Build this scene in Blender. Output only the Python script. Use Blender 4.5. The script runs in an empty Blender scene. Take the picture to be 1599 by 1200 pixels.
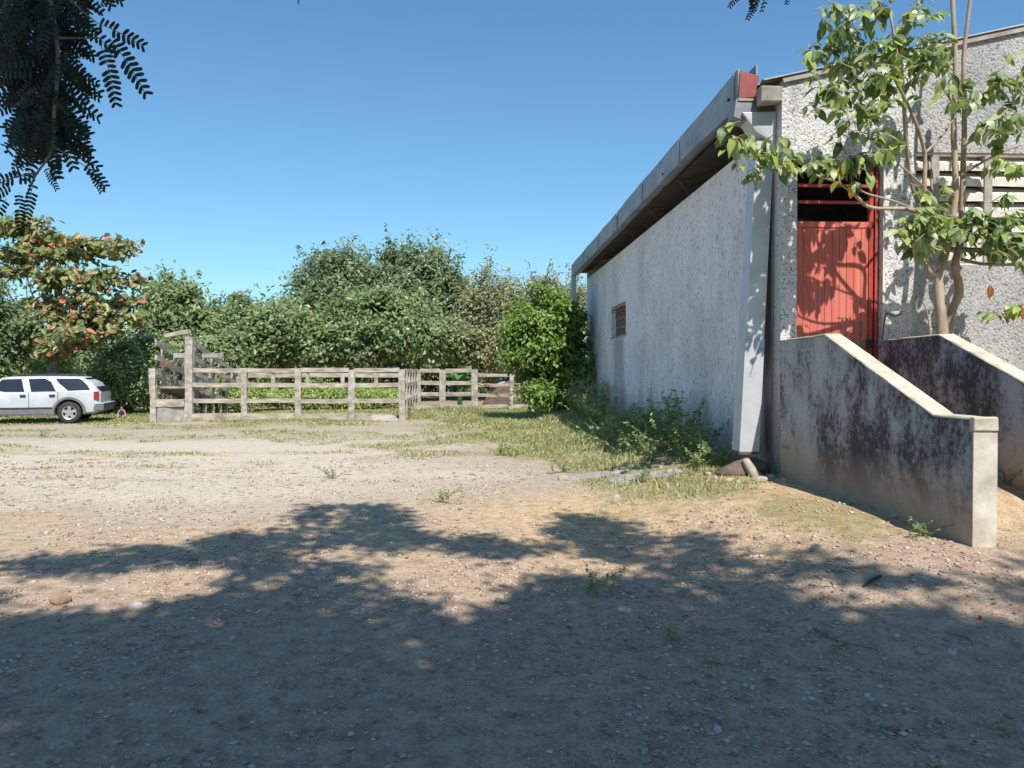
import bpy, bmesh, math, random
import numpy as np
from mathutils import Vector, Matrix, Quaternion, Euler
R = math.radians
SC = bpy.context.scene
COL = SC.collection

# ------------------------------------------------------------------ camera, sky, sun, exposure
EYE = Vector((0.0, 0.0, 1.6))
FPX, CX, CY = 1208.0, 799.5, 600.0            # focal length in photograph pixels (1599 wide)
YAW, PITCH = R(-2.58), R(-1.09)
cam_d = bpy.data.cameras.new('camera')
cam = bpy.data.objects.new('camera', cam_d)
COL.objects.link(cam)
cam.location = EYE
cam.rotation_euler = (R(90) + PITCH, 0, YAW)
cam_d.sensor_width = 36.0
cam_d.lens = 36.0 * FPX / 1599.0
cam_d.clip_start = 0.05
cam_d.clip_end = 2000.0
SC.camera = cam

SUN_TO = Vector((0.20, -0.75, 1.0)).normalized()          # towards the sun
world = bpy.data.worlds.new('World')
SC.world = world
world.use_nodes = True
wn = world.node_tree.nodes
wl = world.node_tree.links
wn.clear()
sky = wn.new('ShaderNodeTexSky')
sky.sky_type = 'NISHITA'
sky.sun_disc = False
sky.sun_elevation = math.asin(SUN_TO.z)
sky.sun_rotation = math.atan2(SUN_TO.x, SUN_TO.y)
sky.altitude = 50.0
sky.air_density = 1.15
sky.dust_density = 0.6
sky.ozone_density = 1.6
bg = wn.new('ShaderNodeBackground')
bg.inputs['Strength'].default_value = 0.125
wo = wn.new('ShaderNodeOutputWorld')
tint = wn.new('ShaderNodeMix'); tint.data_type = 'RGBA'; tint.blend_type = 'MULTIPLY'
tint.inputs[0].default_value = 1.0
tint.inputs[7].default_value = (0.49, 0.735, 0.86, 1.0)      # clear deep-blue tropical sky
wl.new(sky.outputs[0], tint.inputs[6])
wl.new(tint.outputs[2], bg.inputs[0])
wl.new(bg.outputs[0], wo.inputs[0])

sun_d = bpy.data.lights.new('sun', 'SUN')
sun_d.energy = 4.3
sun_d.angle = R(0.53)
sun_d.color = (1.0, 0.95, 0.87)
sun = bpy.data.objects.new('sun', sun_d)
COL.objects.link(sun)
sun.location = (6, -20, 30)
sun.rotation_euler = (-SUN_TO).to_track_quat('-Z', 'Y').to_euler()

SC.view_settings.view_transform = 'Standard'
SC.view_settings.look = 'None'
SC.view_settings.gamma = 1.0
SC.view_settings.use_curve_mapping = False
SC.view_settings.exposure = 0.54
SC.render.engine = 'CYCLES'
SC.cycles.max_bounces = 6
SC.cycles.diffuse_bounces = 3
SC.cycles.glossy_bounces = 2
SC.cycles.transmission_bounces = 2
SC.cycles.transparent_max_bounces = 4
SC.cycles.caustics_reflective = False
SC.cycles.caustics_refractive = False

# ------------------------------------------------------------------ helpers
CAMROT = Euler((R(90) + PITCH, 0, YAW)).to_matrix()

def ray(px, py):
    return CAMROT @ Vector(((px - CX) / FPX, -(py - CY) / FPX, -1.0))
def at_d(px, py, d):                         # point a given depth in front of the camera
    return EYE + ray(px, py) * d
def at_y(px, py, y):
    v = ray(px, py); return EYE + v * (y / v.y)
def at_x(px, py, x):
    v = ray(px, py); return EYE + v * (x / v.x)
CR = np.array(CAMROT)
def to_px(P):                                # world -> photograph pixels, vectorised
    q = (np.asarray(P) - np.array(EYE)) @ CR
    return CX + FPX * q[..., 0] / -q[..., 2], CY - FPX * q[..., 1] / -q[..., 2]

rng = np.random.default_rng(11)
random.seed(5)

def sstep(a, b, x):
    t = np.clip((np.asarray(x, float) - a) / (b - a), 0, 1)
    return t * t * (3 - 2 * t)

_perm = np.random.default_rng(3).random((257, 257))
def vnoise(x, y):
    x = np.asarray(x, float); y = np.asarray(y, float)
    xi = np.floor(x).astype(int); yi = np.floor(y).astype(int)
    fx = x - xi; fy = y - yi
    fx = fx * fx * (3 - 2 * fx); fy = fy * fy * (3 - 2 * fy)
    a = _perm[xi % 257, yi % 257]; b = _perm[(xi + 1) % 257, yi % 257]
    c = _perm[xi % 257, (yi + 1) % 257]; d = _perm[(xi + 1) % 257, (yi + 1) % 257]
    return (a * (1 - fx) + b * fx) * (1 - fy) + (c * (1 - fx) + d * fx) * fy
def fbm(x, y, o=4):
    s = 0; a = 0.5; t = 0
    for i in range(o):
        s = s + a * vnoise(np.asarray(x) * 2 ** i + 17 * i, np.asarray(y) * 2 ** i + 31 * i); t += a; a *= 0.5
    return s / t

def gz(x, y):                                # height of the ground
    x = np.asarray(x, float); y = np.asarray(y, float)
    z = 0.28 * sstep(1.2, 3.3, x) * sstep(3.0, 5.6, y) * (1 - sstep(26, 33, y) * 0.6)
    z = z - 0.10 * sstep(-6, -11, x) * sstep(12, 22, y)
    z = z + 0.24 * sstep(5.7, 7.2, y) * sstep(3.8, 4.0, x) * (1 - sstep(9.2, 9.4, y))
    z = z + 0.16 * np.exp(-(((x + 0.6) / 1.3) ** 2 + ((y - 28.6) / 1.0) ** 2))   # grassy hump by the gate
    z = z + 0.05 * np.exp(-(((x - 3.0) / 0.8) ** 2 + ((y - 7.3) / 1.0) ** 2))
    z = z + (fbm(x * 0.35 + 5, y * 0.35 + 9, 3) - 0.5) * 0.10 * sstep(60, 20, np.abs(y))
    z = z + (fbm(x * 2.1, y * 2.1, 3) - 0.5) * 0.030
    return z
def gzf(x, y): return float(gz(x, y))

def new_mesh(name, V, F, smooth=False):
    """V (N,3), F list of faces or (M,k) array"""
    me = bpy.data.meshes.new(name)
    if isinstance(F, np.ndarray):
        V = np.asarray(V, np.float32)
        M, k = F.shape
        me.vertices.add(len(V)); me.vertices.foreach_set('co', V.ravel())
        me.loops.add(M * k); me.loops.foreach_set('vertex_index', F.astype(np.int32).ravel())
        me.polygons.add(M)
        me.polygons.foreach_set('loop_start', np.arange(0, M * k, k, dtype=np.int32))
        if smooth: me.polygons.foreach_set('use_smooth', np.ones(M, bool))
        me.update(calc_edges=True)
    else:
        me.from_pydata([tuple(v) for v in V], [], F)
        if smooth:
            for p in me.polygons: p.use_smooth = True
        me.update()
    return me

def put(name, me, mt=None, parent=None, mw=None):
    o = bpy.data.objects.new(name, me)
    COL.objects.link(o)
    if mt is not None and me is not None and not me.materials: me.materials.append(mt)
    if mw is not None: o.matrix_basis = mw
    if parent is not None:
        o.parent = parent
        t = Vector((0, 0, 0)); p = parent
        while p is not None:
            if p.get('rootloc') is not None: t = Vector(p['rootloc'])
            p = p.parent
        o.matrix_parent_inverse = Matrix.Translation(-t) if parent.get('rootloc') is not None else Matrix.Identity(4)
    return o

def tag(o, label=None, cat=None, group=None, kind=None):
    if label: o['label'] = label
    if cat: o['category'] = cat
    if group: o['group'] = group
    if kind: o['kind'] = kind
    return o

ROOTS = []
def thing(name, loc, label, cat, group=None):
    o = bpy.data.objects.new(name, None)
    COL.objects.link(o)
    o.location = loc
    o.empty_display_size = 0.2
    o['rootloc'] = [float(v) for v in loc]
    ROOTS.append(o)
    return tag(o, label, cat, group)

class MB:                                    # mesh collector: one part = one MB
    def __init__(s): s.v = []; s.f = []
    def add(s, V, F):
        n = len(s.v); s.v += [Vector(v) for v in V]; s.f += [tuple(i + n for i in f) for f in F]; return s
    def box(s, a, b, jit=0.0):
        x0, y0, z0 = a; x1, y1, z1 = b
        V = [(x0,y0,z0),(x1,y0,z0),(x1,y1,z0),(x0,y1,z0),(x0,y0,z1),(x1,y0,z1),(x1,y1,z1),(x0,y1,z1)]
        if jit: V = [tuple(c + random.uniform(-jit, jit) for c in v) for v in V]
        return s.add(V, [(3,2,1,0),(4,5,6,7),(0,1,5,4),(1,2,6,5),(2,3,7,6),(3,0,4,7)])
    def beam(s, p0, p1, w, h, up=(0,0,1), jit=0.0, n=1, sag=0.0):
        p0 = Vector(p0); p1 = Vector(p1); d = (p1 - p0).normalized(); up = Vector(up)
        r = d.cross(up)
        if r.length < 1e-4: r = d.cross(Vector((0, 1, 0)))
        r.normalize(); u = r.cross(d).normalized()
        V = []; F = []
        for i in range(n + 1):
            t = i / n; c = p0.lerp(p1, t) + Vector((0, 0, -sag * 4 * t * (1 - t)))
            for a, b in ((-1,-1),(1,-1),(1,1),(-1,1)):
                q = c + r * (a * w / 2) + u * (b * h / 2)
                if jit: q += Vector([random.uniform(-jit, jit) for _ in range(3)])
                V.append(q)
        for i in range(n):
            o = i * 4
            for k in range(4): F.append((o + k, o + (k + 1) % 4, o + 4 + (k + 1) % 4, o + 4 + k))
        F.append((3, 2, 1, 0)); o = n * 4; F.append((o, o + 1, o + 2, o + 3))
        return s.add(V, F)
    def tube(s, pts, rad, seg=7, wob=0.0):
        pts = [Vector(p) for p in pts]; n = len(pts)
        if not hasattr(rad, '__len__'): rad = [rad] * n
        V = []; F = []; ref = Vector((0.31, 0.87, 0.39)).normalized()
        for i, p in enumerate(pts):
            d = (pts[min(i + 1, n - 1)] - pts[max(i - 1, 0)]).normalized()
            a = d.cross(ref)
            if a.length < 0.05: a = d.cross(Vector((1, 0, 0)))
            a.normalize(); b = d.cross(a)
            for k in range(seg):
                t = 2 * math.pi * k / seg; rr = rad[i] * (1 + random.uniform(-wob, wob))
                V.append(p + a * (math.cos(t) * rr) + b * (math.sin(t) * rr))
        for i in range(n - 1):
            for k in range(seg):
                F.append((i*seg + k, i*seg + (k+1) % seg, (i+1)*seg + (k+1) % seg, (i+1)*seg + k))
        F.append(tuple(reversed(range(seg)))); F.append(tuple(range((n-1)*seg, n*seg)))
        return s.add(V, F)
    def prism(s, poly, x0, x1):              # polygon in (y, z) pushed along x
        n = len(poly)
        V = [(x0, y, z) for y, z in poly] + [(x1, y, z) for y, z in poly]
        F = [tuple(range(n)), tuple(reversed(range(n, 2 * n)))]
        for i in range(n): j = (i + 1) % n; F.append((j, i, i + n, j + n))
        return s.add(V, F)
    def mesh(s, name, smooth=False):
        me = new_mesh(name, s.v, s.f, smooth)
        bm = bmesh.new(); bm.from_mesh(me); bmesh.ops.recalc_face_normals(bm, faces=bm.faces); bm.to_mesh(me); bm.free()
        return me
    def build(s, name, mt, parent=None, smooth=False, bevel=0.0):
        o = put(name, s.mesh(name, smooth), mt, parent)
        if bevel:
            m = o.modifiers.new('bevel', 'BEVEL'); m.width = bevel; m.segments = 2; m.limit_method = 'ANGLE'
        return o

def smooth_path(pts, n=6):                   # Catmull-Rom through points
    P = [Vector(p) for p in pts]; P = [P[0] * 2 - P[1]] + P + [P[-1] * 2 - P[-2]]; out = []
    for i in range(1, len(P) - 2):
        for k in range(n):
            t = k / n; a, b, c, d = P[i-1], P[i], P[i+1], P[i+2]
            out.append(0.5 * ((2*b) + (c - a)*t + (2*a - 5*b + 4*c - d)*t*t + (3*b - 3*c + d - a)*t*t*t))
    out.append(P[-2]); return out

# ------------------------------------------------------------------ materials
def nt(name, rough=0.85, spec=0.3):
    m = bpy.data.materials.new(name); m.use_nodes = True
    t = m.node_tree; b = t.nodes['Principled BSDF']
    b.inputs['Roughness'].default_value = rough
    b.inputs['Specular IOR Level'].default_value = spec
    return m, t, b
def N(t, typ, **kw):
    n = t.nodes.new(typ)
    for k, v in kw.items():
        if k.startswith('i_'):
            key = k[2:].replace('_', ' ')
            n.inputs[int(key) if key.isdigit() else key].default_value = v
        else: setattr(n, k, v)
    return n
def pos(t, scale=(1, 1, 1)):
    g = N(t, 'ShaderNodeNewGeometry'); mp = N(t, 'ShaderNodeMapping')
    mp.inputs['Scale'].default_value = scale
    t.links.new(g.outputs['Position'], mp.inputs[0]); return mp.outputs[0]
def noise(t, vec, scale, detail=4, rough=0.55, dist=0.0):
    n = N(t, 'ShaderNodeTexNoise'); n.inputs['Scale'].default_value = scale; n.inputs['Detail'].default_value = detail
    n.inputs['Roughness'].default_value = rough; n.inputs['Distortion'].default_value = dist
    t.links.new(vec, n.inputs['Vector']); return n.outputs['Fac']
def ramp(t, fac, stops):
    n = N(t, 'ShaderNodeValToRGB'); e = n.color_ramp.elements
    while len(e) < len(stops): e.new(0.5)
    for i, (p, c) in enumerate(stops):
        e[i].position = p; e[i].color = (*c, 1) if hasattr(c, '__len__') else (c, c, c, 1)
    t.links.new(fac, n.inputs[0]); return n.outputs[0]
def mix(t, fac, a, b, mode='MIX'):
    n = N(t, 'ShaderNodeMix', data_type='RGBA', blend_type=mode)
    for s, v in ((0, fac), (6, a), (7, b)):
        if hasattr(v, 'links'): t.links.new(v, n.inputs[s])
        else: n.inputs[s].default_value = v if s == 0 else ((*v, 1) if len(v) == 3 else v)
    return n.outputs[2]
def bump(t, b, h, strength=0.4, dist=0.02):
    n = N(t, 'ShaderNodeBump'); n.inputs['Strength'].default_value = strength; n.inputs['Distance'].default_value = dist
    t.links.new(h, n.inputs['Height']); t.links.new(n.outputs[0], b.inputs['Normal'])
def col(t, b, c): t.links.new(c, b.inputs['Base Color'])
def mathn(t, op, a, b=None):
    n = N(t, 'ShaderNodeMath', operation=op)
    for i, v in enumerate((a, b)):
        if v is None: continue
        if hasattr(v, 'links'): t.links.new(v, n.inputs[i])
        else: n.inputs[i].default_value = v
    return n.outputs[0]
def zsep(t):
    g = N(t, 'ShaderNodeNewGeometry'); s = N(t, 'ShaderNodeSeparateXYZ'); t.links.new(g.outputs['Position'], s.inputs[0]); return s.outputs

M = {}
def plain(name, c, c2=None, rough=0.8, scale=6.0, spec=0.3, metal=0.0, bmp=0.0, stretch=(1,1,1)):
    m, t, b = nt(name, rough, spec); b.inputs['Metallic'].default_value = metal
    c2 = c2 or tuple(x * 0.7 for x in c)
    p = pos(t, stretch); f = noise(t, p, scale, 5, 0.6)
    col(t, b, ramp(t, f, [(0.32, c2), (0.68, c)]))
    if bmp: bump(t, b, noise(t, p, scale * 4, 4), bmp, 0.01)
    M[name] = m; return m

def foliage(name, cols, trans=0.3, rough=0.42, spec=0.5, nscale=0.5):
    m, t, b = nt(name, rough, spec)
    g = N(t, 'ShaderNodeNewGeometry')
    c = ramp(t, g.outputs['Random Per Island'], [(i / max(1, len(cols) - 1), k) for i, k in enumerate(cols)])
    nf = noise(t, pos(t), nscale, 3)
    c = mix(t, 1.0, c, ramp(t, nf, [(0.3, 0.78), (0.7, 1.25)]), 'MULTIPLY')
    col(t, b, c)
    tr = N(t, 'ShaderNodeBsdfTranslucent'); hs = mix(t, 1.0, c, (1.15, 1.25, 0.55), 'MULTIPLY')
    t.links.new(hs, tr.inputs['Color'])
    ms = N(t, 'ShaderNodeMixShader'); ms.inputs[0].default_value = trans
    t.links.new(b.outputs[0], ms.inputs[1]); t.links.new(tr.outputs[0], ms.inputs[2])
    t.links.new(ms.outputs[0], t.nodes['Material Output'].inputs['Surface'])
    M[name] = m; return m

foliage('leaf_dark', [(.09,.135,.06),(.155,.205,.09),(.24,.285,.14),(.12,.165,.075)], trans=0.36, nscale=0.7)
foliage('leaf_mid', [(.12,.175,.07),(.20,.265,.10),(.30,.355,.17),(.16,.215,.085)], trans=0.36, nscale=0.7)
foliage('leaf_olive', [(.17,.18,.08),(.24,.25,.12),(.32,.29,.16),(.20,.20,.10)], nscale=0.7)
foliage('leaf_bright', [(.09,.19,.03),(.16,.27,.045),(.26,.36,.07),(.12,.22,.04),(.22,.28,.09)], trans=0.4, nscale=0.9)
foliage('leaf_almond', [(.10,.15,.06),(.17,.22,.08),(.28,.30,.11),(.14,.19,.08),(.20,.23,.09),(.34,.32,.12),(.16,.20,.08),(.24,.26,.10),(.13,.17,.07),(.26,.28,.10),(.44,.27,.12),(.15,.20,.07),(.18,.22,.08),(.72,.16,.12),(.17,.21,.08),(.22,.25,.1)], nscale=1.0)
foliage('leaf_weed', [(.17,.24,.10),(.25,.32,.14),(.36,.40,.22),(.20,.28,.11)], nscale=1.5)
foliage('leaf_yard', [(.16,.25,.05),(.28,.36,.08),(.40,.42,.13),(.2,.29,.07)], nscale=0.8)
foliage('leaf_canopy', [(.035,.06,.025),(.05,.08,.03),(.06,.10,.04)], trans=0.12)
foliage('leaf_banana', [(.09,.20,.07),(.14,.27,.10),(.11,.23,.08)], trans=0.3)
foliage('grass_blade', [(.24,.28,.10),(.32,.34,.15),(.46,.42,.24),(.28,.32,.12)], nscale=0.6)
foliage('dead_leaf', [(.30,.18,.08),(.42,.28,.14),(.5,.36,.2),(.22,.12,.06)], trans=0.1)
plain('bark', (.26,.20,.15), (.10,.075,.055), 0.9, 9, bmp=0.6, stretch=(1,1,.35))
plain('bark_pale', (.47,.38,.29), (.26,.19,.13), 0.85, 7, bmp=0.4, stretch=(1,1,.4))
plain('bark_almond', (.46,.38,.31), (.12,.09,.075), 0.9, 5, bmp=0.5)

def stucco(name, white, pit, thresh, stretch, grime, grime_amt, zdirt):
    m, t, b = nt(name, 0.92, 0.15)
    p = pos(t, stretch)
    f = noise(t, p, 1.0, 3, 0.62, 0.25)
    v = N(t, 'ShaderNodeTexVoronoi'); v.inputs['Scale'].default_value = 0.9; t.links.new(p, v.inputs['Vector'])
    f2 = noise(t, p, 2.3, 3, 0.6, 0.2)
    pits = ramp(t, f, [(thresh - 0.05, 1.0), (thresh + 0.03, 0.0)])
    pits = mathn(t, 'MAXIMUM', pits, ramp(t, f2, [(thresh - 0.045, 0.85), (thresh + 0.015, 0.0)]))
    big = noise(t, pos(t, (0.5, 0.5, 0.35)), 1.3, 5, 0.65)
    base = ramp(t, big, [(0.30, tuple(x * 0.74 for x in white)), (0.52, white), (0.75, tuple(min(.86, x * 1.06) for x in white))])
    st = noise(t, pos(t, (1.4, 1.4, 0.16)), 1.6, 6, 0.7)
    base = mix(t, ramp(t, st, [(0.50, 0.0), (0.74, grime_amt)]), base, grime)
    z = zsep(t)[2]
    zz = mathn(t, 'ADD', z, mathn(t, 'MULTIPLY', mathn(t, 'SUBTRACT', big, 0.5), 1.6))
    base = mix(t, ramp(t, mathn(t, 'MULTIPLY', zz, 0.25), [(0.10, 0.85), (zdirt * 0.25, 0.0)]), base, (.27,.235,.19))
    if name == 'stucco_side':             # run-off stain under the window, damp patches at the foot
        o_ = zsep(t); wob = mathn(t, 'MULTIPLY', mathn(t, 'SUBTRACT', st, 0.5), 1.6)
        yy = mathn(t, 'ABSOLUTE', mathn(t, 'ADD', mathn(t, 'SUBTRACT', o_[1], 20.35), wob))
        sm = mathn(t, 'MULTIPLY', ramp(t, yy, [(0.55, 1.0), (1.0, 0.0)]), ramp(t, mathn(t, 'MULTIPLY', o_[2], 0.3), [(0.2, 0.35), (0.70, 0.8), (0.745, 0.0)]))
        base = mix(t, sm, base, (.33,.33,.34))
        y2 = mathn(t, 'ABSOLUTE', mathn(t, 'ADD', mathn(t, 'SUBTRACT', o_[1], 22.4), wob))
        dm = mathn(t, 'MULTIPLY', ramp(t, y2, [(0.5, 0.9), (1.0, 0.0)]), ramp(t, mathn(t, 'ADD', mathn(t, 'MULTIPLY', o_[2], 0.5), mathn(t, 'MULTIPLY', wob, .1)), [(0.5, 1.0), (0.72, 0.0)]))
        base = mix(t, dm, base, (.40,.33,.25))
    if name == 'stucco_front':            # the bay with the louvres was never repainted and is greyer
        bay = ramp(t, mathn(t, 'MULTIPLY', mathn(t, 'ADD', zsep(t)[0], mathn(t, 'MULTIPLY', mathn(t, 'SUBTRACT', f, .5), .12)), 0.1), [(0.538, 0.0), (0.544, 1.0)])
        grey = ramp(t, big, [(0.3, (.27,.265,.26)), (0.55, (.44,.43,.42)), (0.75, (.58,.57,.555))])
        base = mix(t, mathn(t, 'MULTIPLY', bay, 0.8), base, grey)
    amt = mathn(t, 'MULTIPLY', pits, 0.85)
    col(t, b, mix(t, amt, base, pit))
    h = mathn(t, 'ADD', f, mathn(t, 'MULTIPLY', v.outputs['Distance'], 0.3))
    bump(t, b, h, 0.9, 0.03)
    M[name] = m
stucco('stucco_side', (.79,.785,.81), (.13,.125,.13), 0.385, (22, 22, 10.5), (.46,.45,.46), 0.25, 1.2)
stucco('stucco_front', (.70,.69,.68), (.11,.11,.11), 0.405, (36, 36, 30), (.20,.195,.19), 0.6, 2.6)

def mildew(name):
    m, t, b = nt(name, 0.93, 0.15)
    st = noise(t, pos(t, (2.2, 2.2, 0.75)), 1.5, 7, 0.7, 0.4)
    big = noise(t, pos(t), 0.95, 5, 0.6, 0.5)
    fine = noise(t, pos(t), 16, 5, 0.7)
    base = ramp(t, fine, [(0.3, (.33,.315,.315)), (0.7, (.52,.505,.51))])
    k = mathn(t, 'ADD', mathn(t, 'MULTIPLY', st, 0.45), mathn(t, 'MULTIPLY', big, 0.69))
    k = mathn(t, 'ADD', k, mathn(t, 'MULTIPLY', mathn(t, 'SUBTRACT', fine, 0.5), 0.42))
    s = zsep(t)
    # the low front half of the wall is the most overgrown
    k = mathn(t, 'ADD', k, mathn(t, 'MULTIPLY', ramp(t, mathn(t, 'MULTIPLY', s[1], 0.1), [(0.62, 1.0), (0.93, 0.0)]), 0.05))
    c = mix(t, ramp(t, k, [(0.490, 0.0), (0.635, 0.93)]), base, (.052,.047,.05))
    wv = N(t, 'ShaderNodeTexVoronoi', feature='DISTANCE_TO_EDGE'); wv.inputs['Scale'].default_value = 3.0
    t.links.new(pos(t), wv.inputs['Vector'])
    crack = ramp(t, mathn(t, 'ADD', wv.outputs['Distance'], mathn(t, 'MULTIPLY', big, 0.10)), [(0.036, 1.0), (0.052, 0.0)])
    c = mix(t, mathn(t, 'MULTIPLY', crack, 0.5), c, (.50,.49,.50))
    zz = mathn(t, 'ADD', s[2], mathn(t, 'MULTIPLY', mathn(t, 'SUBTRACT', big, 0.5), 0.9))
    c = mix(t, ramp(t, zz, [(0.36, 0.92), (0.86, 0.0)]), c, (.42,.31,.22))
    col(t, b, c); bump(t, b, fine, 0.35, 0.01)
    M[name] = m
mildew('parapet_plaster')
plain('sunlit_cap', (.64,.57,.46), (.42,.36,.27), 0.9, 7, bmp=0.3)  # beige of sunlit parapet tops, put into the cap's colour
plain('concrete', (.42,.39,.35), (.24,.215,.19), 0.92, 5, bmp=0.5)
plain('concrete_end', (.74,.69,.60), (.40,.335,.26), 0.9, 3.6, bmp=0.5)
plain('column_grey', (.34,.325,.315), (.13,.115,.105), 0.92, 3.0, bmp=0.5, stretch=(1.5,1.5,.5))
plain('louver_paint', (.74,.70,.62), (.50,.46,.40), 0.85, 5, bmp=0.2)
plain('red_paint', (.62,.17,.125), (.55,.135,.10), 0.55, 3, spec=0.35)
plain('red_steel', (.45,.075,.06), (.35,.055,.045), 0.5, 5)
plain('red_cap', (.34,.085,.075), (.24,.06,.05), 0.6, 8)
plain('latch_steel', (.30,.26,.24), (.16,.13,.12), 0.55, 20, metal=0.4)
plain('galvanised', (.35,.36,.38), (.20,.21,.23), 0.55, 3.0, spec=0.4, metal=0.2, stretch=(1,.5,1))
plain('duct_metal', (.58,.60,.62), (.44,.46,.48), 0.5, 2.5, spec=0.4, metal=0.15)
plain('rust', (.17,.105,.075), (.09,.06,.048), 0.8, 12)
plain('roof_sheet', (.44,.42,.40), (.25,.24,.23), 0.75, 3, bmp=0.2)
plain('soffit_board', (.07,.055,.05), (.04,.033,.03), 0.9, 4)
plain('clay_lattice', (.30,.23,.20), (.15,.11,.095), 0.9, 9, bmp=0.4)
plain('lintel_wood', (.36,.24,.15), (.24,.15,.1), 0.8, 10)
plain('fence_wood', (.53,.48,.41), (.22,.19,.155), 0.93, 4.5, bmp=0.7, stretch=(1,1,1.6))
plain('fence_rail', (.54,.475,.385), (.22,.185,.145), 0.93, 3.5, bmp=0.7, stretch=(.6,.6,2.2))
plain('car_paint', (.52,.545,.58), (.42,.435,.455), 0.38, 2.2, spec=0.45)
plain('car_glass', (.018,.022,.03), (.014,.018,.024), 0.08, 2, spec=0.6)
plain('car_trim', (.045,.047,.052), (.03,.03,.034), 0.6, 8)
plain('car_cladding', (.17,.175,.19), (.12,.125,.135), 0.6, 6)
plain('tyre', (.035,.034,.033), (.055,.05,.045), 0.9, 12)
plain('alloy', (.50,.50,.50), (.40,.40,.40), 0.35, 8, metal=0.6)
plain('tail_lamp', (.30,.03,.03), (.22,.02,.02), 0.25, 8)
plain('stone_pale', (.47,.40,.32), (.30,.245,.19), 0.9, 9, bmp=0.5)
plain('stone_brown', (.38,.25,.16), (.24,.15,.1), 0.9, 9, bmp=0.5)
plain('earth_dark', (.17,.125,.10), (.09,.065,.05), 0.95, 6, bmp=0.6)
plain('skin', (.50,.30,.21), (.46,.27,.19), 0.6, 10)
plain('cloth_navy', (.03,.035,.09), (.02,.025,.06), 0.9, 20)
plain('hair_dark', (.02,.015,.012), (.03,.02,.015), 0.7, 30)
plain('blue_sheet', (.16,.19,.50), (.45,.48,.66), 0.5, 2.2)
plain('scrap_white', (.50,.49,.47), (.38,.37,.36), 0.6, 10)
plain('scrap_blue', (.04,.28,.42), (.03,.2,.32), 0.5, 10)
plain('petal_red', (.55,.03,.02), (.4,.03,.02), 0.6, 10)
plain('stick_dark', (.05,.045,.05), (.03,.028,.03), 0.8, 10)
plain('wire_rusty', (.14,.08,.055), (.08,.05,.04), 0.8, 10)

# leaf materials of the tree by the door: a leaf is one object, its midrib and veins come from its own coordinates
def worn_red():
    m, t, b = nt('red_paint', 0.6, 0.3)
    p = pos(t); a = noise(t, pos(t, (6, 6, .5)), 2.2, 6, .65); f = noise(t, p, 26, 5, .7); g = noise(t, p, 1.4, 4, .6)
    c = ramp(t, a, [(0.3, (.50,.115,.085)), (0.55, (.61,.165,.12)), (0.8, (.68,.24,.19))])
    c = mix(t, ramp(t, mathn(t, 'ADD', f, mathn(t, 'MULTIPLY', g, .35)), [(0.80, 0.0), (0.86, 0.7)]), c, (.40,.30,.26))
    z = mathn(t, 'ADD', zsep(t)[2], mathn(t, 'MULTIPLY', mathn(t, 'SUBTRACT', a, .5), .8))
    c = mix(t, ramp(t, mathn(t, 'MULTIPLY', z, .3), [(0.36, 0.5), (0.62, 0.0)]), c, (.36,.12,.085))
    col(t, b, c); bump(t, b, f, .25, .004); M['red_paint'] = m
worn_red()
def big_leaf(name, c, rib):
    m, t, b = nt(name, 0.48, 0.4)
    tc = N(t, 'ShaderNodeTexCoord'); oi = N(t, 'ShaderNodeObjectInfo')
    s = N(t, 'ShaderNodeSeparateXYZ'); t.links.new(tc.outputs['Object'], s.inputs[0])
    ax = mathn(t, 'ABSOLUTE', s.outputs[0])
    ribf = ramp(t, ax, [(0.002, 1.0), (0.006, 0.0)])
    w = mathn(t, 'SINE', mathn(t, 'MULTIPLY', mathn(t, 'SUBTRACT', s.outputs[1], mathn(t, 'MULTIPLY', ax, 0.8)), 330.0))
    vein = mathn(t, 'MULTIPLY', ramp(t, w, [(0.80, 0.0), (1.0, 1.0)]), 0.35)
    v = ramp(t, oi.outputs['Random'], [(0.0, 0.72), (1.0, 1.25)])
    cc = mix(t, 1.0, mix(t, noise(t, tc.outputs['Object'], 14, 3), tuple(x * .8 for x in c), c), v, 'MULTIPLY')
    cc = mix(t, mathn(t, 'MAXIMUM', mathn(t, 'MULTIPLY', ribf, 0.7), vein), cc, rib)
    col(t, b, cc)
    tr = N(t, 'ShaderNodeBsdfTranslucent'); t.links.new(mix(t, 1.0, cc, (1.2, 1.3, .6), 'MULTIPLY'), tr.inputs['Color'])
    ms = N(t, 'ShaderNodeMixShader'); ms.inputs[0].default_value = 0.28
    t.links.new(b.outputs[0], ms.inputs[1]); t.links.new(tr.outputs[0], ms.inputs[2])
    t.links.new(ms.outputs[0], t.nodes['Material Output'].inputs['Surface'])
    M[name] = m
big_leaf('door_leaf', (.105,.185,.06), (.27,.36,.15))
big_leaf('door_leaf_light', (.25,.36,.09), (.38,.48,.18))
big_leaf('door_leaf_yellow', (.62,.36,.02), (.7,.5,.1))
big_leaf('door_leaf_brown', (.42,.12,.04), (.5,.22,.08))
big_leaf('spray_leaf', (.02,.034,.026), (.03,.045,.035))

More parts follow.
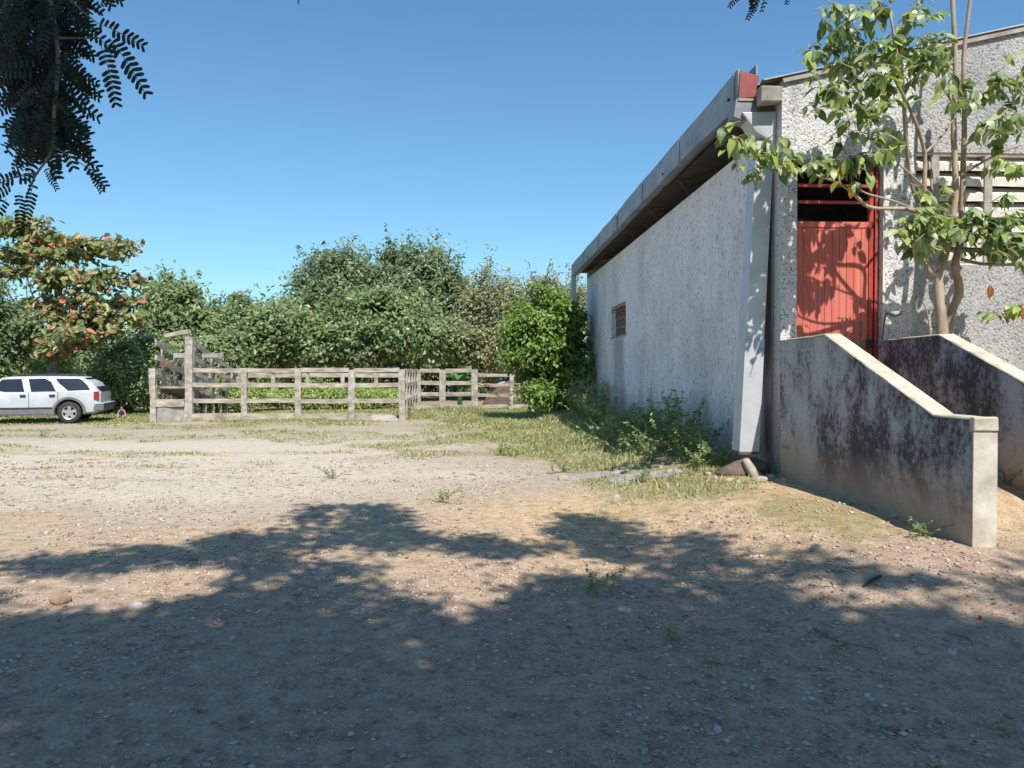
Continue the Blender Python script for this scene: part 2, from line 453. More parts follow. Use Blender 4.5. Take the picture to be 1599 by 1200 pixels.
def ground_mat():
    m, t, b = nt('yard_ground', 0.95, 0.12)
    a = N(t, 'ShaderNodeAttribute', attribute_name='cover')
    s = N(t, 'ShaderNodeSeparateXYZ'); t.links.new(a.outputs['Vector'], s.inputs[0])
    grass, orange, pale = s.outputs
    p = pos(t)
    n1 = noise(t, p, 0.7, 6, 0.6); n2 = noise(t, p, 7, 6, 0.68); n3 = noise(t, p, 55, 5, 0.7)
    dirt = ramp(t, n2, [(0.30, (.30,.235,.17)), (0.52, (.43,.355,.265)), (0.75, (.52,.445,.35))])
    dirt = mix(t, ramp(t, n1, [(0.4, 0.0), (0.7, 0.6)]), dirt, (.39,.335,.265))
    org = ramp(t, n2, [(0.30, (.36,.235,.125)), (0.55, (.585,.425,.255)), (0.78, (.70,.55,.37))])
    c = mix(t, orange, dirt, org)
    ynr = mathn(t, 'ADD', zsep(t)[1], mathn(t, 'MULTIPLY', mathn(t, 'SUBTRACT', n1, 0.5), 5.0))   # mauve-brown gravel in front, redder tint painted in against the shade's blue cast
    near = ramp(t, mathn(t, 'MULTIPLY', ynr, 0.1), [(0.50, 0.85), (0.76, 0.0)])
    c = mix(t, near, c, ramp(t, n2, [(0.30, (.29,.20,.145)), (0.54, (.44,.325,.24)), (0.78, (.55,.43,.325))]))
    c = mix(t, pale, c, ramp(t, n2, [(0.3, (.52,.45,.36)), (0.7, (.66,.585,.48))]))
    gk = mathn(t, 'ADD', grass, mathn(t, 'MULTIPLY', mathn(t, 'SUBTRACT', noise(t, p, 3.2, 6, 0.7), 0.5), 1.1))
    gcol = ramp(t, n2, [(0.25, (.17,.155,.06)), (0.5, (.30,.26,.12)), (0.78, (.42,.36,.20))])
    c = mix(t, mathn(t, 'MULTIPLY', ramp(t, gk, [(0.33, 0.0), (0.66, 1.0)]), 0.82), c, gcol)
    # gravel: small stones of differing tone
    v = N(t, 'ShaderNodeTexVoronoi'); v.inputs['Scale'].default_value = 38; v.inputs['Randomness'].default_value = 1.0
    t.links.new(p, v.inputs['Vector'])
    g = N(t, 'ShaderNodeSeparateColor'); t.links.new(v.outputs['Color'], g.inputs[0])
    stone = mathn(t, 'MULTIPLY', ramp(t, v.outputs['Distance'], [(0.25, 1.0), (0.5, 0.0)]), ramp(t, g.outputs[0], [(0.5, 0.0), (0.62, 1.0)]))
    sc = ramp(t, g.outputs[1], [(0.0, (.24,.19,.15)), (0.5, (.44,.37,.30)), (1.0, (.62,.55,.47))])
    c = mix(t, mathn(t, 'MULTIPLY', stone, 0.55), c, sc)
    c = mix(t, 1.0, c, ramp(t, n3, [(0.28, 0.70), (0.72, 1.22)]), 'MULTIPLY')
    col(t, b, c)
    h = mathn(t, 'ADD', mathn(t, 'MULTIPLY', n3, 0.6), mathn(t, 'ADD', mathn(t, 'MULTIPLY', n2, 1.4), mathn(t, 'MULTIPLY', stone, 0.55)))
    bump(t, b, h, 0.75, 0.022)
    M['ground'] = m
ground_mat()
# ------------------------------------------------------------------ ground
def cover(x, y):
    """grass / orange gravel / pale dust share of the soil, as it lies on the yard"""
    x = np.asarray(x, float); y = np.asarray(y, float)
    n = fbm(x * 0.55 + 40, y * 0.55 + 12, 4) - 0.5
    n2 = fbm(x * 1.7 + 4, y * 1.7 + 2, 3) - 0.5
    g = sstep(20, 25.5, y + n * 8) * 0.74                                  # strip before the corral
    g = np.maximum(g, sstep(0.4, 2.0, x - (9.8 - y) * 0.15 + n * 2.2) * sstep(9.3, 11.0, y + n * 3) * 0.9)
    g = np.maximum(g, sstep(-3.6, -0.6, x + n * 4) * sstep(13, 18, y + n * 6) * 0.62)
    g = np.maximum(g, (sstep(7.5, 8.6, y + n * 3) * sstep(12.2, 9.8, y + n * 3)) * sstep(0.2, 1.6, x + n * 2) * 0.80)
    g = np.maximum(g, sstep(10, 14, y) * sstep(0.02, 0.16, n) * 0.52)
    g = np.maximum(g, sstep(9.5, 12, y) * sstep(0.48, 0.60, fbm(x * 0.28 + 2, y * 0.75 + 7, 4)) * 0.50)
    g = np.maximum(g, sstep(26, 29, y))
    g = np.maximum(g, 0.85 * np.exp(-(((x - 3.1) / 0.6) ** 2 + ((y - 7.0) / 1.3) ** 2)))
    o = sstep(-2.2, 0.8, x + n * 3.0 - (y - 6.5) * 0.05) * sstep(4.4, 6.2, y + n * 2.5) * sstep(10.5, 8.6, y + n * 2.0)
    o = np.maximum(o, 0.62 * sstep(10.0, 6.5, y + n * 4))
    p = sstep(8.5, 10.5, y + n * 4) * sstep(22, 15, y + n * 4) * sstep(1.0, -2.5, x + n * 3) * 0.75
    p = np.maximum(p, 0.8 * np.exp(-(((x + 0.4) / 1.1) ** 2 + ((y - 11.6) / 0.8) ** 2)))
    return np.clip(g + n2 * 0.25 * (g > 0.05), 0, 1), np.clip(o + n2 * 0.4 * (o > 0.05), 0, 1), np.clip(p, 0, 1)

def make_ground():
    nx, ny = 300, 420
    u = np.linspace(-1, 1, nx); xs = 13 * u + 330 * np.sign(u) * np.abs(u) ** 7 * np.abs(u) ** 4
    w = np.linspace(0, 1, ny); ys = -14 + 52 * w + 420 * w ** 12 - 60 * (1 - w) ** 24
    X, Y = np.meshgrid(xs, ys)
    Z = gz(X, Y)
    V = np.stack([X.ravel(), Y.ravel(), Z.ravel()], 1)
    i = np.arange(nx * ny).reshape(ny, nx)
    F = np.stack([i[:-1, :-1].ravel(), i[:-1, 1:].ravel(), i[1:, 1:].ravel(), i[1:, :-1].ravel()], 1)
    me = new_mesh('ground', V, F, True)
    g, o, p = cover(X.ravel(), Y.ravel())
    at = me.attributes.new('cover', 'FLOAT_VECTOR', 'POINT')
    at.data.foreach_set('vector', np.stack([g, o, p], 1).astype(np.float32).ravel())
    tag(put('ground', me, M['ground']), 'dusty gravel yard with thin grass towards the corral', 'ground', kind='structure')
make_ground()

# ------------------------------------------------------------------ the warehouse
WX, FY, BY = 3.74, 9.40, 26.10        # side wall plane, facade plane, rear end
wh = thing('warehouse', (WX, FY, 0.0), 'long white rough-plastered warehouse with red door and grey metal gutter', 'building')

def panel(us, vs, holes, to3, thick_vec, top=None):
    """wall sheet with openings: grid cells between break points, front, back, reveals and rim"""
    mb = MB(); us = sorted(set(us + [h[0] for h in holes] + [h[1] for h in holes])); vs = sorted(set(vs + [h[2] for h in holes] + [h[3] for h in holes]))
    def solid(i, j):
        if i < 0 or j < 0 or i >= len(us) - 1 or j >= len(vs) - 1: return False
        cu, cv = (us[i] + us[i+1]) / 2, (vs[j] + vs[j+1]) / 2
        return not any(h[0] < cu < h[1] and h[2] < cv < h[3] for h in holes)
    def P(i, j, k):
        v = vs[j]
        if top and j == len(vs) - 1: v = top(us[i])
        q = Vector(to3(us[i], v)); return q + Vector(thick_vec) * k
    for i in range(len(us) - 1):
        for j in range(len(vs) - 1):
            if not solid(i, j): continue
            mb.add([P(i,j,0),P(i+1,j,0),P(i+1,j+1,0),P(i,j+1,0)], [(0,1,2,3)])
            mb.add([P(i,j,1),P(i+1,j,1),P(i+1,j+1,1),P(i,j+1,1)], [(3,2,1,0)])
            for (di, dj, a, b_) in ((-1,0,(i,j),(i,j+1)),(1,0,(i+1,j),(i+1,j+1)),(0,-1,(i,j),(i+1,j)),(0,1,(i,j+1),(i+1,j+1))):
                if not solid(i + di, j + dj):
                    mb.add([P(*a,0),P(*b_,0),P(*b_,1),P(*a,1)], [(0,1,2,3)])
    me = new_mesh('panel', mb.v, mb.f)
    bm = bmesh.new(); bm.from_mesh(me); bmesh.ops.remove_doubles(bm, verts=bm.verts, dist=1e-5)
    bmesh.ops.recalc_face_normals(bm, faces=bm.faces); bm.to_mesh(me); bm.free()
    return me

ROOF = lambda x: 5.17 + 0.225 * (x - WX) if x < 11 else 5.17 + 0.225 * (11 - WX) - 0.225 * (x - 11)
DOOR = (3.94, 5.02, 1.06, 4.17)
LOUV = (5.44, 9.05, 2.90, 4.29)
put('facade', panel([WX, 7.0, 11.0, 18.3], [-0.3, 5.0], [DOOR, LOUV], lambda u, v: (u, FY, v), (0, 0.20, 0), top=lambda x: ROOF(x) - 0.02), M['stucco_front'], wh)
WIN = (19.35, 21.40, 2.49, 3.32)
put('side_wall', panel([FY + 0.2, BY], [-0.3, 4.66], [WIN], lambda u, v: (WX, u, v), (0.20, 0, 0)), M['stucco_side'], wh)
put('side_wall', panel([FY + 0.2, BY], [-0.3, 4.72], [], lambda u, v: (18.3, u, v), (-0.20, 0, 0)), M['stucco_side'], wh)
put('rear_wall', panel([WX, 11.0, 18.3], [-0.3, 4.9], [], lambda u, v: (u, BY, v), (0, 0.2, 0), top=lambda x: ROOF(x) - 0.03), M['stucco_side'], wh)
# a floor slab inside so that no daylight creeps in
MB().box((WX + .21, FY + .21, 0.75), (18.05, BY - .01, 1.04)).build('floor_slab', M['concrete'], wh)
# bare corner column and the beam end above it
MB().box((WX - 0.03, FY + 0.21, -0.2), (WX + 0.01, FY + 0.62, 4.78)).build('corner_column', M['column_grey'], wh, bevel=0.01)
mb = MB().box((WX - 0.27, FY - 0.03, 4.87), (WX - 0.012, FY + 0.13, 5.07), jit=0.014); mb.build('beam_end', M['concrete'], wh, bevel=0.015)
# facade coating edge: pale strip left of the door
# roof sheets (corrugated), left and right slope
def roof_half(x0, x1, name):
    n = 340; ys = np.linspace(FY - 0.06, BY + 0.55, n); V = []; F = []
    for k, x in enumerate((x0, x1)):
        for y in ys:
            V.append((x, y, ROOF(x) + 0.03 + 0.018 * math.sin(y * 2 * math.pi / 0.177)))
    for k, x in enumerate((x0, x1)):
        for y in ys:
            V.append((x, y, ROOF(x) + 0.022 + 0.018 * math.sin(y * 2 * math.pi / 0.177)))
    for i in range(n - 1):
        F.append((i, i + 1, n + i + 1, n + i)); F.append((2*n + i, 3*n + i, 3*n + i + 1, 2*n + i + 1))
        F.append((i, 2*n + i, 2*n + i + 1, i + 1)); F.append((n + i, n + i + 1, 3*n + i + 1, 3*n + i))
    F.append((0, n, 3*n, 2*n)); F.append((n - 1, 3*n - 1 + 0, 4*n - 1, 2*n - 1)) if False else None
    return put(name, new_mesh(name, V, F, False), M['roof_sheet'], wh)
roof_half(WX - 0.24, 11.0, 'roof'); roof_half(11.0, 18.7, 'roof')
# plaster verge band under the front roof edge
mb = MB()
for a, b_ in ((WX + 0.0, 11.0), (11.0, 18.3)):
    mb.beam((a, FY - 0.022, ROOF(a) - 0.035), (b_, FY - 0.022, ROOF(b_) - 0.035), 0.040, 0.06)
mb.build('verge_band', M['concrete'], wh)
# soffit and its brackets
MB().box((WX - 0.26, FY + 0.66, 4.90), (WX + 0.02, BY + 0.4, 4.93)).build('soffit', M['soffit_board'], wh)
for k in range(7):
    y = 11.0 + k * 2.35
    MB().beam((WX - 0.24, y, 4.88), (WX + 0.02, y, 4.88), 0.03, 0.03).beam((WX - 0.22, y, 4.87), (WX + 0.0, y + .25, 4.72), 0.02, 0.02).build('bracket', M['rust'], wh)
# big box gutter, dented sheet metal in lengths
GX = WX - 0.47
def gtop(y): return 5.36 - 0.16 * (y - 9.5) / 17.0
segs = [(9.62, 12.4), (12.4, 15.2), (15.2, 18.0), (18.0, 20.8), (20.8, 23.6), (23.6, 26.7)]
for (y0, y1) in segs:
    n = 14; V = []; F = []
    prof = [(0.245, 0.06), (0.245, -0.34), (0.0, -0.40), (0.0, -0.13), (0.0, 0.0), (0.012, 0.012), (0.02, 0.0), (0.02, -0.36), (0.225, -0.32), (0.225, 0.06)]
    m = len(prof)
    for i in range(n + 1):
        y = y0 + (y1 - y0) * i / n
        for j, (dx, dz) in enumerate(prof):
            b_ = 0.035 * (float(fbm(y * 0.9 + j * 0.02, 3.1 + (j > 5) * .02, 3)) - 0.5) * (1 if j in (2, 3, 4, 5, 6, 7) else 0)
            if j in (3,): b_ += 0.02 * (float(fbm(y * 2.2, 7.7, 3)) - 0.5)
            wz = 0.05 * (float(fbm(y * 0.55, 1.3, 3)) - 0.5)
            V.append((GX + dx + b_, y + (0.001 if i == 0 else 0), gtop(y) + dz + wz - (0.09 * max(0, (11.4 - y) / 1.8) if j in (2,) else 0)))
    for i in range(n):
        for j in range(m - 1): F.append((i*m + j, i*m + j + 1, (i+1)*m + j + 1, (i+1)*m + j))
    F.append(tuple(range(m)));  F.append(tuple(range(n*m, n*m + m)))
    me = new_mesh('gutter', V, F)
    put('gutter', me, M['galvanised'], wh)
for k, y in enumerate((9.75, 12.4, 15.2, 18.0, 20.8, 23.6)):                      # seam straps
    MB().box((GX - 0.022, y - 0.02, gtop(y) - 0.42), (GX + 0.0, y + 0.02, gtop(y) - 0.02)).build('gutter_strap', M['galvanised'], wh)
# rusty bolts on the gutter's face
for y, dz in ((9.95, -0.27), (13.5, -0.30), (22.8, -0.33)):
    MB().tube([(GX - 0.03, y, gtop(y) + dz), (GX + 0.01, y, gtop(y) + dz)], 0.022, 8).build('gutter_bolt', M['rust'], wh)
# red closing plate and bent rim
MB().add([(GX + 0.015, 9.595, 5.33), (GX + 0.25, 9.595, 5.27), (GX + 0.25, 9.61, 5.27), (GX + 0.015, 9.61, 5.33),
          (GX + 0.0, 9.595, 4.99), (GX + 0.25, 9.595, 5.01), (GX + 0.25, 9.61, 5.01), (GX + 0.0, 9.61, 4.99)],
         [(0,1,2,3),(4,7,6,5),(0,4,5,1),(1,5,6,2),(2,6,7,3),(3,7,4,0)]).build('gutter_end_plate', M['red_cap'], wh)
MB().box((GX - 0.01, 9.585, 4.955), (GX + 0.26, 9.625, 4.985)).build('plate_ledge', M['concrete'], wh)
# outlet box, elbow and the big downspout
dL0, dR0, dL1, dR1 = 3.505, 3.725, 3.307, 3.546      # x of left/right edge at top and bottom
MB().add([(3.24, 9.60, 4.98), (3.52, 9.60, 4.98), (3.52, 9.86, 4.98), (3.24, 9.86, 4.98),
          (3.21, 9.60, 4.76), (3.52, 9.60, 4.66), (3.52, 9.86, 4.66), (3.21, 9.86, 4.76)],
         [(0,1,2,3),(7,6,5,4),(0,4,5,1),(1,5,6,2),(2,6,7,3),(3,7,4,0)]).build('outlet_box', M['galvanised'], wh)
MB().add([(3.30, 9.555, 4.80), (3.735, 9.555, 4.82), (3.735, 9.83, 4.82), (3.30, 9.83, 4.80),
          (3.49, 9.575, 4.56), (3.735, 9.575, 4.42), (3.735, 9.86, 4.42), (3.49, 9.86, 4.56)],
         [(0,1,2,3),(7,6,5,4),(0,4,5,1),(1,5,6,2),(2,6,7,3),(3,7,4,0)]).build('elbow', M['duct_metal'], wh, bevel=0.008)
def duct_piece(z1, z0, g):
    f = lambda z: (4.5 - z) / (4.5 - 0.54)
    V = []
    for z in (z1, z0):
        t = f(z); a = dL0 + (dL1 - dL0) * t - g; b_ = dR0 + (dR1 - dR0) * t + g
        V += [(a, 9.60 - g, z), (b_, 9.60 - g, z), (b_, 9.88 + g, z), (a, 9.88 + g, z)]
    mb = MB().add(V, [(0,1,5,4),(1,2,6,5),(2,3,7,6),(3,0,4,7),(0,3,2,1)])
    V2 = [Vector((v[0] * 0.94 + 0.06 * (dL0 + dR0) / 2, v[1], v[2])) for v in V]
    return mb
duct_piece(4.46, 1.92, 0.0).build('downspout', M['duct_metal'], wh)
duct_piece(1.97, 0.54, 0.006).build('downspout', M['duct_metal'], wh)
MB().box((dL1 - 0.012, 9.592, 0.525), (dR1 + 0.012, 9.892, 0.56)).build('downspout_rim', M['rust'], wh)
# slim pipe at the rear corner
MB().beam((3.30, BY + 0.35, 4.85), (3.36, BY + 0.35, 0.1), 0.16, 0.16, up=(0,1,0)).build('rear_downspout', M['duct_metal'], wh)

# window in the side wall: timber lintel, sill and a clay lattice
wf = MB().box((WX + 0.012, WIN[0] + 0.002, WIN[3] - 0.09), (WX + 0.19, WIN[1] - 0.002, WIN[3] - 0.004)).build('window', M['lintel_wood'], wh)
MB().box((WX - 0.03, WIN[0] - 0.05, WIN[2] - 0.05), (WX + 0.10, WIN[1] + 0.05, WIN[2] - 0.003)).build('sill', M['concrete'], wf)
nb = 5
for r in range(3):
    for c in range(nb):
        y0 = WIN[0] + 0.01 + (WIN[1] - WIN[0] - .02) / nb * c; y1 = y0 + (WIN[1] - WIN[0] - .02) / nb - 0.012
        z0 = WIN[2] + 0.01 + 0.24 * r; z1 = z0 + 0.228; b_ = MB(); xa, xb = WX + 0.115, WX + 0.19
        b_.box((xa, y0, z0), (xb, y1, z0 + .035)).box((xa, y0, z1 - .035), (xb, y1, z1)).box((xa, y0, z0 + .036), (xb, y0 + .035, z1 - .036)).box((xa, y1 - .035, z0 + .036), (xb, y1, z1 - .036))
        b_.beam((WX + .15, y0 + .03, z0 + .03), (WX + .15, y1 - .03, z1 - .03), 0.05, 0.03)
        b_.build('lattice_block', M['clay_lattice'], wf)

# red door with open barred transom
x0, x1, zb, zt = DOOR; DYF = FY + 0.115
dr = MB()
dr.box((x0 + .002, DYF - .025, zb), (x0 + .028, DYF + .03, zt - .004))
dr.box((x1 - .125, DYF - .03, zb), (x1 - .075, DYF + .03, zt - .004)).box((x1 - .055, DYF - .04, zb), (x1 - .02, DYF + .03, zt - .12))
door = dr.build('door', M['red_steel'], wh)
px0, px1 = x0 + .030, x1 - .127; ZP = 3.44
for z in (zt - 0.30, zt - 0.505):
    MB().box((px0, DYF - .018, z), (px1, DYF + .006, z + 0.036)).build('transom_bar', M['red_steel'], door)
MB().box((px0, DYF - .024, ZP - 0.07), (px1, DYF + .02, ZP)).build('top_rail', M['red_paint'], door)
nP = 10; pw = (px1 - px0) / nP
for (z0, z1) in ((1.86, ZP - 0.073), (zb + 0.01, 1.853)):
    for k in range(nP):
        MB().box((px0 + pw * k + .002, DYF - .012 - random.uniform(0, .003), z0), (px0 + pw * (k + 1) - .002, DYF + .012, z1)).build('plank', M['red_paint'], door, bevel=0.003)
MB().box((px0, DYF + .013, zb + 0.01), (px1, DYF + .02, ZP - 0.075)).build('backing_sheet', M['red_steel'], door)
MB().box((px1 - 0.36, DYF - .030, 1.875), (px1 - .0, DYF - .016, 1.935)).build('latch_plate', M['latch_steel'], door)
for zh in (1.35, 2.3, 3.2):
    MB().tube([(px0 + .004, DYF - .03, zh - .06), (px0 + .004, DYF - .03, zh + .06)], .014, 8).build('hinge', M['red_steel'], door)
MB().tube(smooth_path([(px1 - .10, DYF - .02, 2.02), (px1 - .10, DYF - .07, 2.04), (px1 - .10, DYF - .07, 2.16), (px1 - .10, DYF - .02, 2.18)], 4), .009, 7).build('handle', M['latch_steel'], door)
MB().box((px1 - 0.03, DYF - .055, 1.87), (px1 + .05, DYF - .032, 1.97)).build('padlock', M['stick_dark'], door)
chain = MB()
cp = [at_y(1383, 492, FY - 0.012), at_y(1395, 494, FY - .015), at_y(1408, 490, FY - .012)]
chain.tube(smooth_path([(px1 + .04, DYF - .05, 1.90), (x1 - .02, FY - .02, 1.89)] + cp, 5), 0.008, 5)
chain.build('chain', M['wire_rusty'], door)
# painted plaster jamb bands round the opening
jb = MB().box((x1 + 0.001, FY - 0.012, zb), (x1 + 0.03, FY + 0.11, zt + 0.03)).build('door_jamb', M['louver_paint'], door)

# louvred vent: precast blades between mullions
x0, x1, zb, zt = LOUV
lv = MB().box((x0, FY + 0.02, zt - 0.03), (x1, FY + 0.19, zt - .002)).box((x0, FY + .02, zb + .002), (x1, FY + .19, zb + 0.03)).build('louver_vent', M['louver_paint'], wh)
cols = [x0 + 0.0] + [5.68, 6.36, 7.04, 7.72, 8.40] + [x1]
for k, xc in enumerate(cols[1:-1]):
    MB().box((xc - 0.05, FY - 0.004, zb + .031), (xc + 0.05, FY + 0.17, zt - .031)).build('mullion', M['concrete'], lv)
nrow = 7; rh = (zt - zb - .066) / nrow
for c in range(len(cols) - 1):
    a = cols[c] + (0.051 if c else 0.002); b_ = cols[c + 1] - (0.051 if c < len(cols) - 2 else 0.002)
    for r in range(nrow):
        z = zb + .034 + rh * r; tl = random.uniform(-.006, .006)
        MB().add([(a, FY + 0.012, z + tl), (b_, FY + 0.012, z - tl), (b_, FY + 0.16, z + rh * .78), (a, FY + 0.16, z + rh * .78),
                  (a, FY + 0.012, z + .095 + tl), (b_, FY + 0.012, z + .095 - tl), (b_, FY + 0.16, z + rh * .92 + .03), (a, FY + 0.16, z + rh * .92 + .03)],
                 [(3,2,1,0),(4,5,6,7),(0,1,5,4),(1,2,6,5),(2,3,7,6),(3,0,4,7)]).build('slat', M['louver_paint'], lv)

# ------------------------------------------------------------------ entrance stairs between two sloping parapets
st = thing('entrance_stairs', (4.45, 7.5, 0.28), 'raised entrance stairs between two mildewed sloping parapet walls below the red door', 'stairs')
def parapet(xa, label, nm):
    prof = [(FY - .002, -0.3), (FY - .002, 1.945), (8.18, 1.965), (6.18, 1.215), (5.67, 1.215), (5.67, -0.3)]
    # subdivided sheet so that edges can be worn
    mb = MB().prism(prof, xa, xa + 0.18)
    p = mb.build('parapet', M['parapet_plaster'], st, bevel=0.012); p['label'] = label
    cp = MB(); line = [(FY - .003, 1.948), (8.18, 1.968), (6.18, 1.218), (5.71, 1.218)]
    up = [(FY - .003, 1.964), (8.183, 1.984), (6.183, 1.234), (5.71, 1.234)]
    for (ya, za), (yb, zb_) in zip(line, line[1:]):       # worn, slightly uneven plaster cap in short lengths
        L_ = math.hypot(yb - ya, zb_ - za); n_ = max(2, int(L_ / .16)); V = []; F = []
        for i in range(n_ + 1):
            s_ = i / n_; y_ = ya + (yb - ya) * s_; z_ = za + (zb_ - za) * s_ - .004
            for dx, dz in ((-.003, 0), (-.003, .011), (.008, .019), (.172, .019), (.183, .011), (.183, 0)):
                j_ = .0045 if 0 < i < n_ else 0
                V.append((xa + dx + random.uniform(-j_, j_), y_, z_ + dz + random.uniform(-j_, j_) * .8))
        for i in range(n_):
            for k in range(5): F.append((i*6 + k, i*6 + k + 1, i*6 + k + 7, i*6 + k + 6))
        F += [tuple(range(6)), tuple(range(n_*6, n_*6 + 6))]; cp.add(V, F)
    cp.build('sunlit_cap', M['sunlit_cap'], p)  # thin slab that gives the parapet top its painted sunlit tone
    e = MB().box((xa - .004, 5.655, -0.2), (xa + .184, 5.668, 1.12), jit=0.002).build('end_face', M['concrete_end'], p)
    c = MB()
    c.box((xa - .006, 5.652, 1.13), (xa + .186, 5.712, 1.238), jit=0.010); c.build('chipped_corner', M['sunlit_cap'], p, bevel=0.012)
    return p
parapet(WX, 'left parapet, blackened by mildew', 'a'); parapet(5.0, 'right parapet, behind the left one', 'b')
MB().box((3.925, 8.18, -0.2), (4.995, FY - .004, 1.05)).build('landing', M['concrete'], st)
for k in range(4):
    MB().box((3.925, 7.10 + .27 * k, -0.2), (4.995, 7.10 + .27 * (k + 1) - .002, 0.62 + .108 * k)).build('step', M['concrete'], st, bevel=0.01)

# broken earth clod and splash stone under the downspout
def rock_mesh(name, sx, sy, sz, seed, sub=2, rough=0.35):
    bm = bmesh.new(); bmesh.ops.create_icosphere(bm, subdivisions=sub, radius=1.0)
    rr = random.Random(seed)
    pl = [(Vector([rr.gauss(0, 1) for _ in range(3)]).normalized(), rr.uniform(0.6, 0.95)) for _ in range(9)]
    for v in bm.verts:
        d = v.co.normalized()
        for n, k in pl:
            dd = d.dot(n) - k * (1 - rough * 0.3)
            if dd > 0: d = d - n * dd * 0.9
        d += Vector([rr.uniform(-.04, .04) for _ in range(3)])
        v.co = Vector((d.x * sx, d.y * sy, max(d.z, -0.55) * sz))
    me = bpy.data.meshes.new(name); bm.to_mesh(me); bm.free(); return me
# ------------------------------------------------------------------ corral of weathered posts and rails
def fence_run(root, pts, zt, rails, post_w, rail_h, rail_w, skip_first=False, jit=0.012, sink=0.3, base=None, posts=True):
    """pts: ground points of the posts; rails: heights above ground; a rail part per bay and height"""
    for i, p in enumerate(pts):
        if skip_first and i == 0: continue
        if not posts: break
        g = gzf(p[0], p[1])
        MB().beam((p[0], p[1], g - sink), (p[0] + random.uniform(-.02,.02), p[1], g + zt + random.uniform(-.01,.03)), post_w, post_w * .9, up=(0,1,0), jit=jit * .7, n=4).build('post', M['fence_wood'], root)
    for i in range(len(pts) - 1):
        a = Vector((*pts[i][:2], 0)); b_ = Vector((*pts[i+1][:2], 0)); d = (b_ - a).normalized()
        for h in rails:
            za, zb2 = h + random.uniform(-.012,.012), h + random.uniform(-.012,.012)
            off = post_w * .46
            MB().beam((a.x + d.x*off, a.y + d.y*off, za), (b_.x - d.x*off, b_.y - d.y*off, zb2), rail_w, rail_h, jit=jit * .45, n=3, sag=random.uniform(0,.008)).build('rail', M['fence_rail'], root)

def gp(px, d):                              # ground point at a photograph column and depth
    v = at_d(px, 577, d); return (v.x, v.y)
def line(pxa, da, pxb, db, n):
    a = gp(pxa, da); b_ = gp(pxb, db)
    return [(a[0] + (b_[0]-a[0])*i/(n-1), a[1] + (b_[1]-a[1])*i/(n-1)) for i in range(n)]
DF = 24.6
front = [gp(295, DF), gp(382, DF), gp(466, DF), gp(549, DF), gp(628, DF)]
cf = thing('corral_fence', (*front[2], 0), 'weathered rail fence along the front of the corral, kerb at its foot', 'fence')
fence_run(cf, front, 1.60, [1.57, 1.10, 0.60], 0.19, 0.135, 0.12, skip_first=True)
for i in range(len(front) - 1):
    a, b_ = front[i], front[i+1]; e = 1.0 if i < 3 else .87
    MB().beam((a[0] + .1, a[1] - .02, .08), (a[0] + (b_[0]-a[0])*e - .1, b_[1] - .02, .09), 0.22, 0.22, jit=.012, n=4).build('kerb', M['fence_rail'], cf)
# side run going back from the corner post, then the back gate run to the right
side = [front[-1]] + [(front[-1][0], front[-1][1] + 1.15 * k) for k in range(1, 6)]
cs = thing('corral_fence', (*side[2], 0), 'short rail fence running back from the corral corner post, seen nearly end-on', 'fence')
fence_run(cs, side, 1.58, [1.54, 1.08, 0.55], 0.13, 0.13, 0.08, skip_first=True)
DB = 30.4
back = [gp(652, DB), gp(691, DB), gp(741, DB)]
cb = thing('corral_fence', (*back[1], 0), 'rail fence set back behind the grassy hump, right of the corral corner', 'fence')
fence_run(cb, back, 1.58, [1.55, 1.07, 0.62, 0.14], 0.24, 0.15, 0.12)
gate = [gp(741, DB), gp(798, DB), gp(850, DB), gp(900, DB)]
cg = thing('corral_fence', (*gate[1], 0), 'lower rail fence with slack rusty wire running into the bright green bush', 'fence')
fence_run(cg, gate, 1.42, [1.38, 0.98, 0.58, 0.15], 0.15, 0.13, 0.07, skip_first=True)
a, b_ = Vector((*gate[0], 1.62)), Vector((*gate[1], 1.5))
for k, (z0, z1) in enumerate(((1.62, 1.52), (1.5, 0.2), (1.12, 0.9), (0.78, 0.75), (0.42, 0.40))):
    pts = smooth_path([(a.x, a.y - .1, z0), (a.x*.5 + b_.x*.5, a.y - .12, (z0 + z1)/2 - .05), (b_.x, b_.y - .1, z1)], 5)
    MB().tube(pts, 0.011, 4).build('wire', M['wire_rusty'], cg)
# far side of the corral
rear = line(372, 33.5, 640, 34.5, 6)
cr = thing('corral_fence', (*rear[2], 0), 'far rail fence of the corral seen between the front rails', 'fence')
fence_run(cr, rear, 1.42, [1.34, 0.48, 0.16], 0.16, 0.19, 0.07)

# loading chute: two sides of sloping rails that drop towards the back
lc = thing('loading_chute', (*gp(267, DF), 0), 'raised cattle loading chute with sloping rails at the left end of the corral', 'loading chute')
cl = gp(240, DF); cr_ = gp(295, DF)
L = 5.2
def chute_side(x, y, z_hi, n, base_hi, w):
    for i in range(n):
        t = (i + 1) / n if i else 1 / n * .9; yy = y + L * t; zz = z_hi - (z_hi - 1.45) * min(1, t * 1.15)
        MB().beam((x + random.uniform(-.03,.03), yy, -.2), (x + random.uniform(-.04,.04), yy, zz + .08), .10, .10, up=(0,1,0), jit=.012, n=3).build('post', M['fence_wood'], lc)
    for k in range(4):
        z0 = z_hi - .06 - k * .48; z1 = 1.45 - .05 - k * .40
        for s, (ta, tb) in enumerate(((0.0, .5), (.5, .92))):
            za = z0 + (z1 - z0) * min(1, ta * 1.08); zb_ = z0 + (z1 - z0) * min(1, tb * 1.08)
            MB().beam((x + .07, y + L * ta, za), (x + .07, y + L * tb - .02, zb_), .055, .17, jit=.014, n=4).build('rail', M['fence_wood'], lc)
chute_side(cl[0], cl[1], 2.52, 6, .9, 1)
chute_side(cr_[0], cr_[1], 2.56, 7, .9, 1)
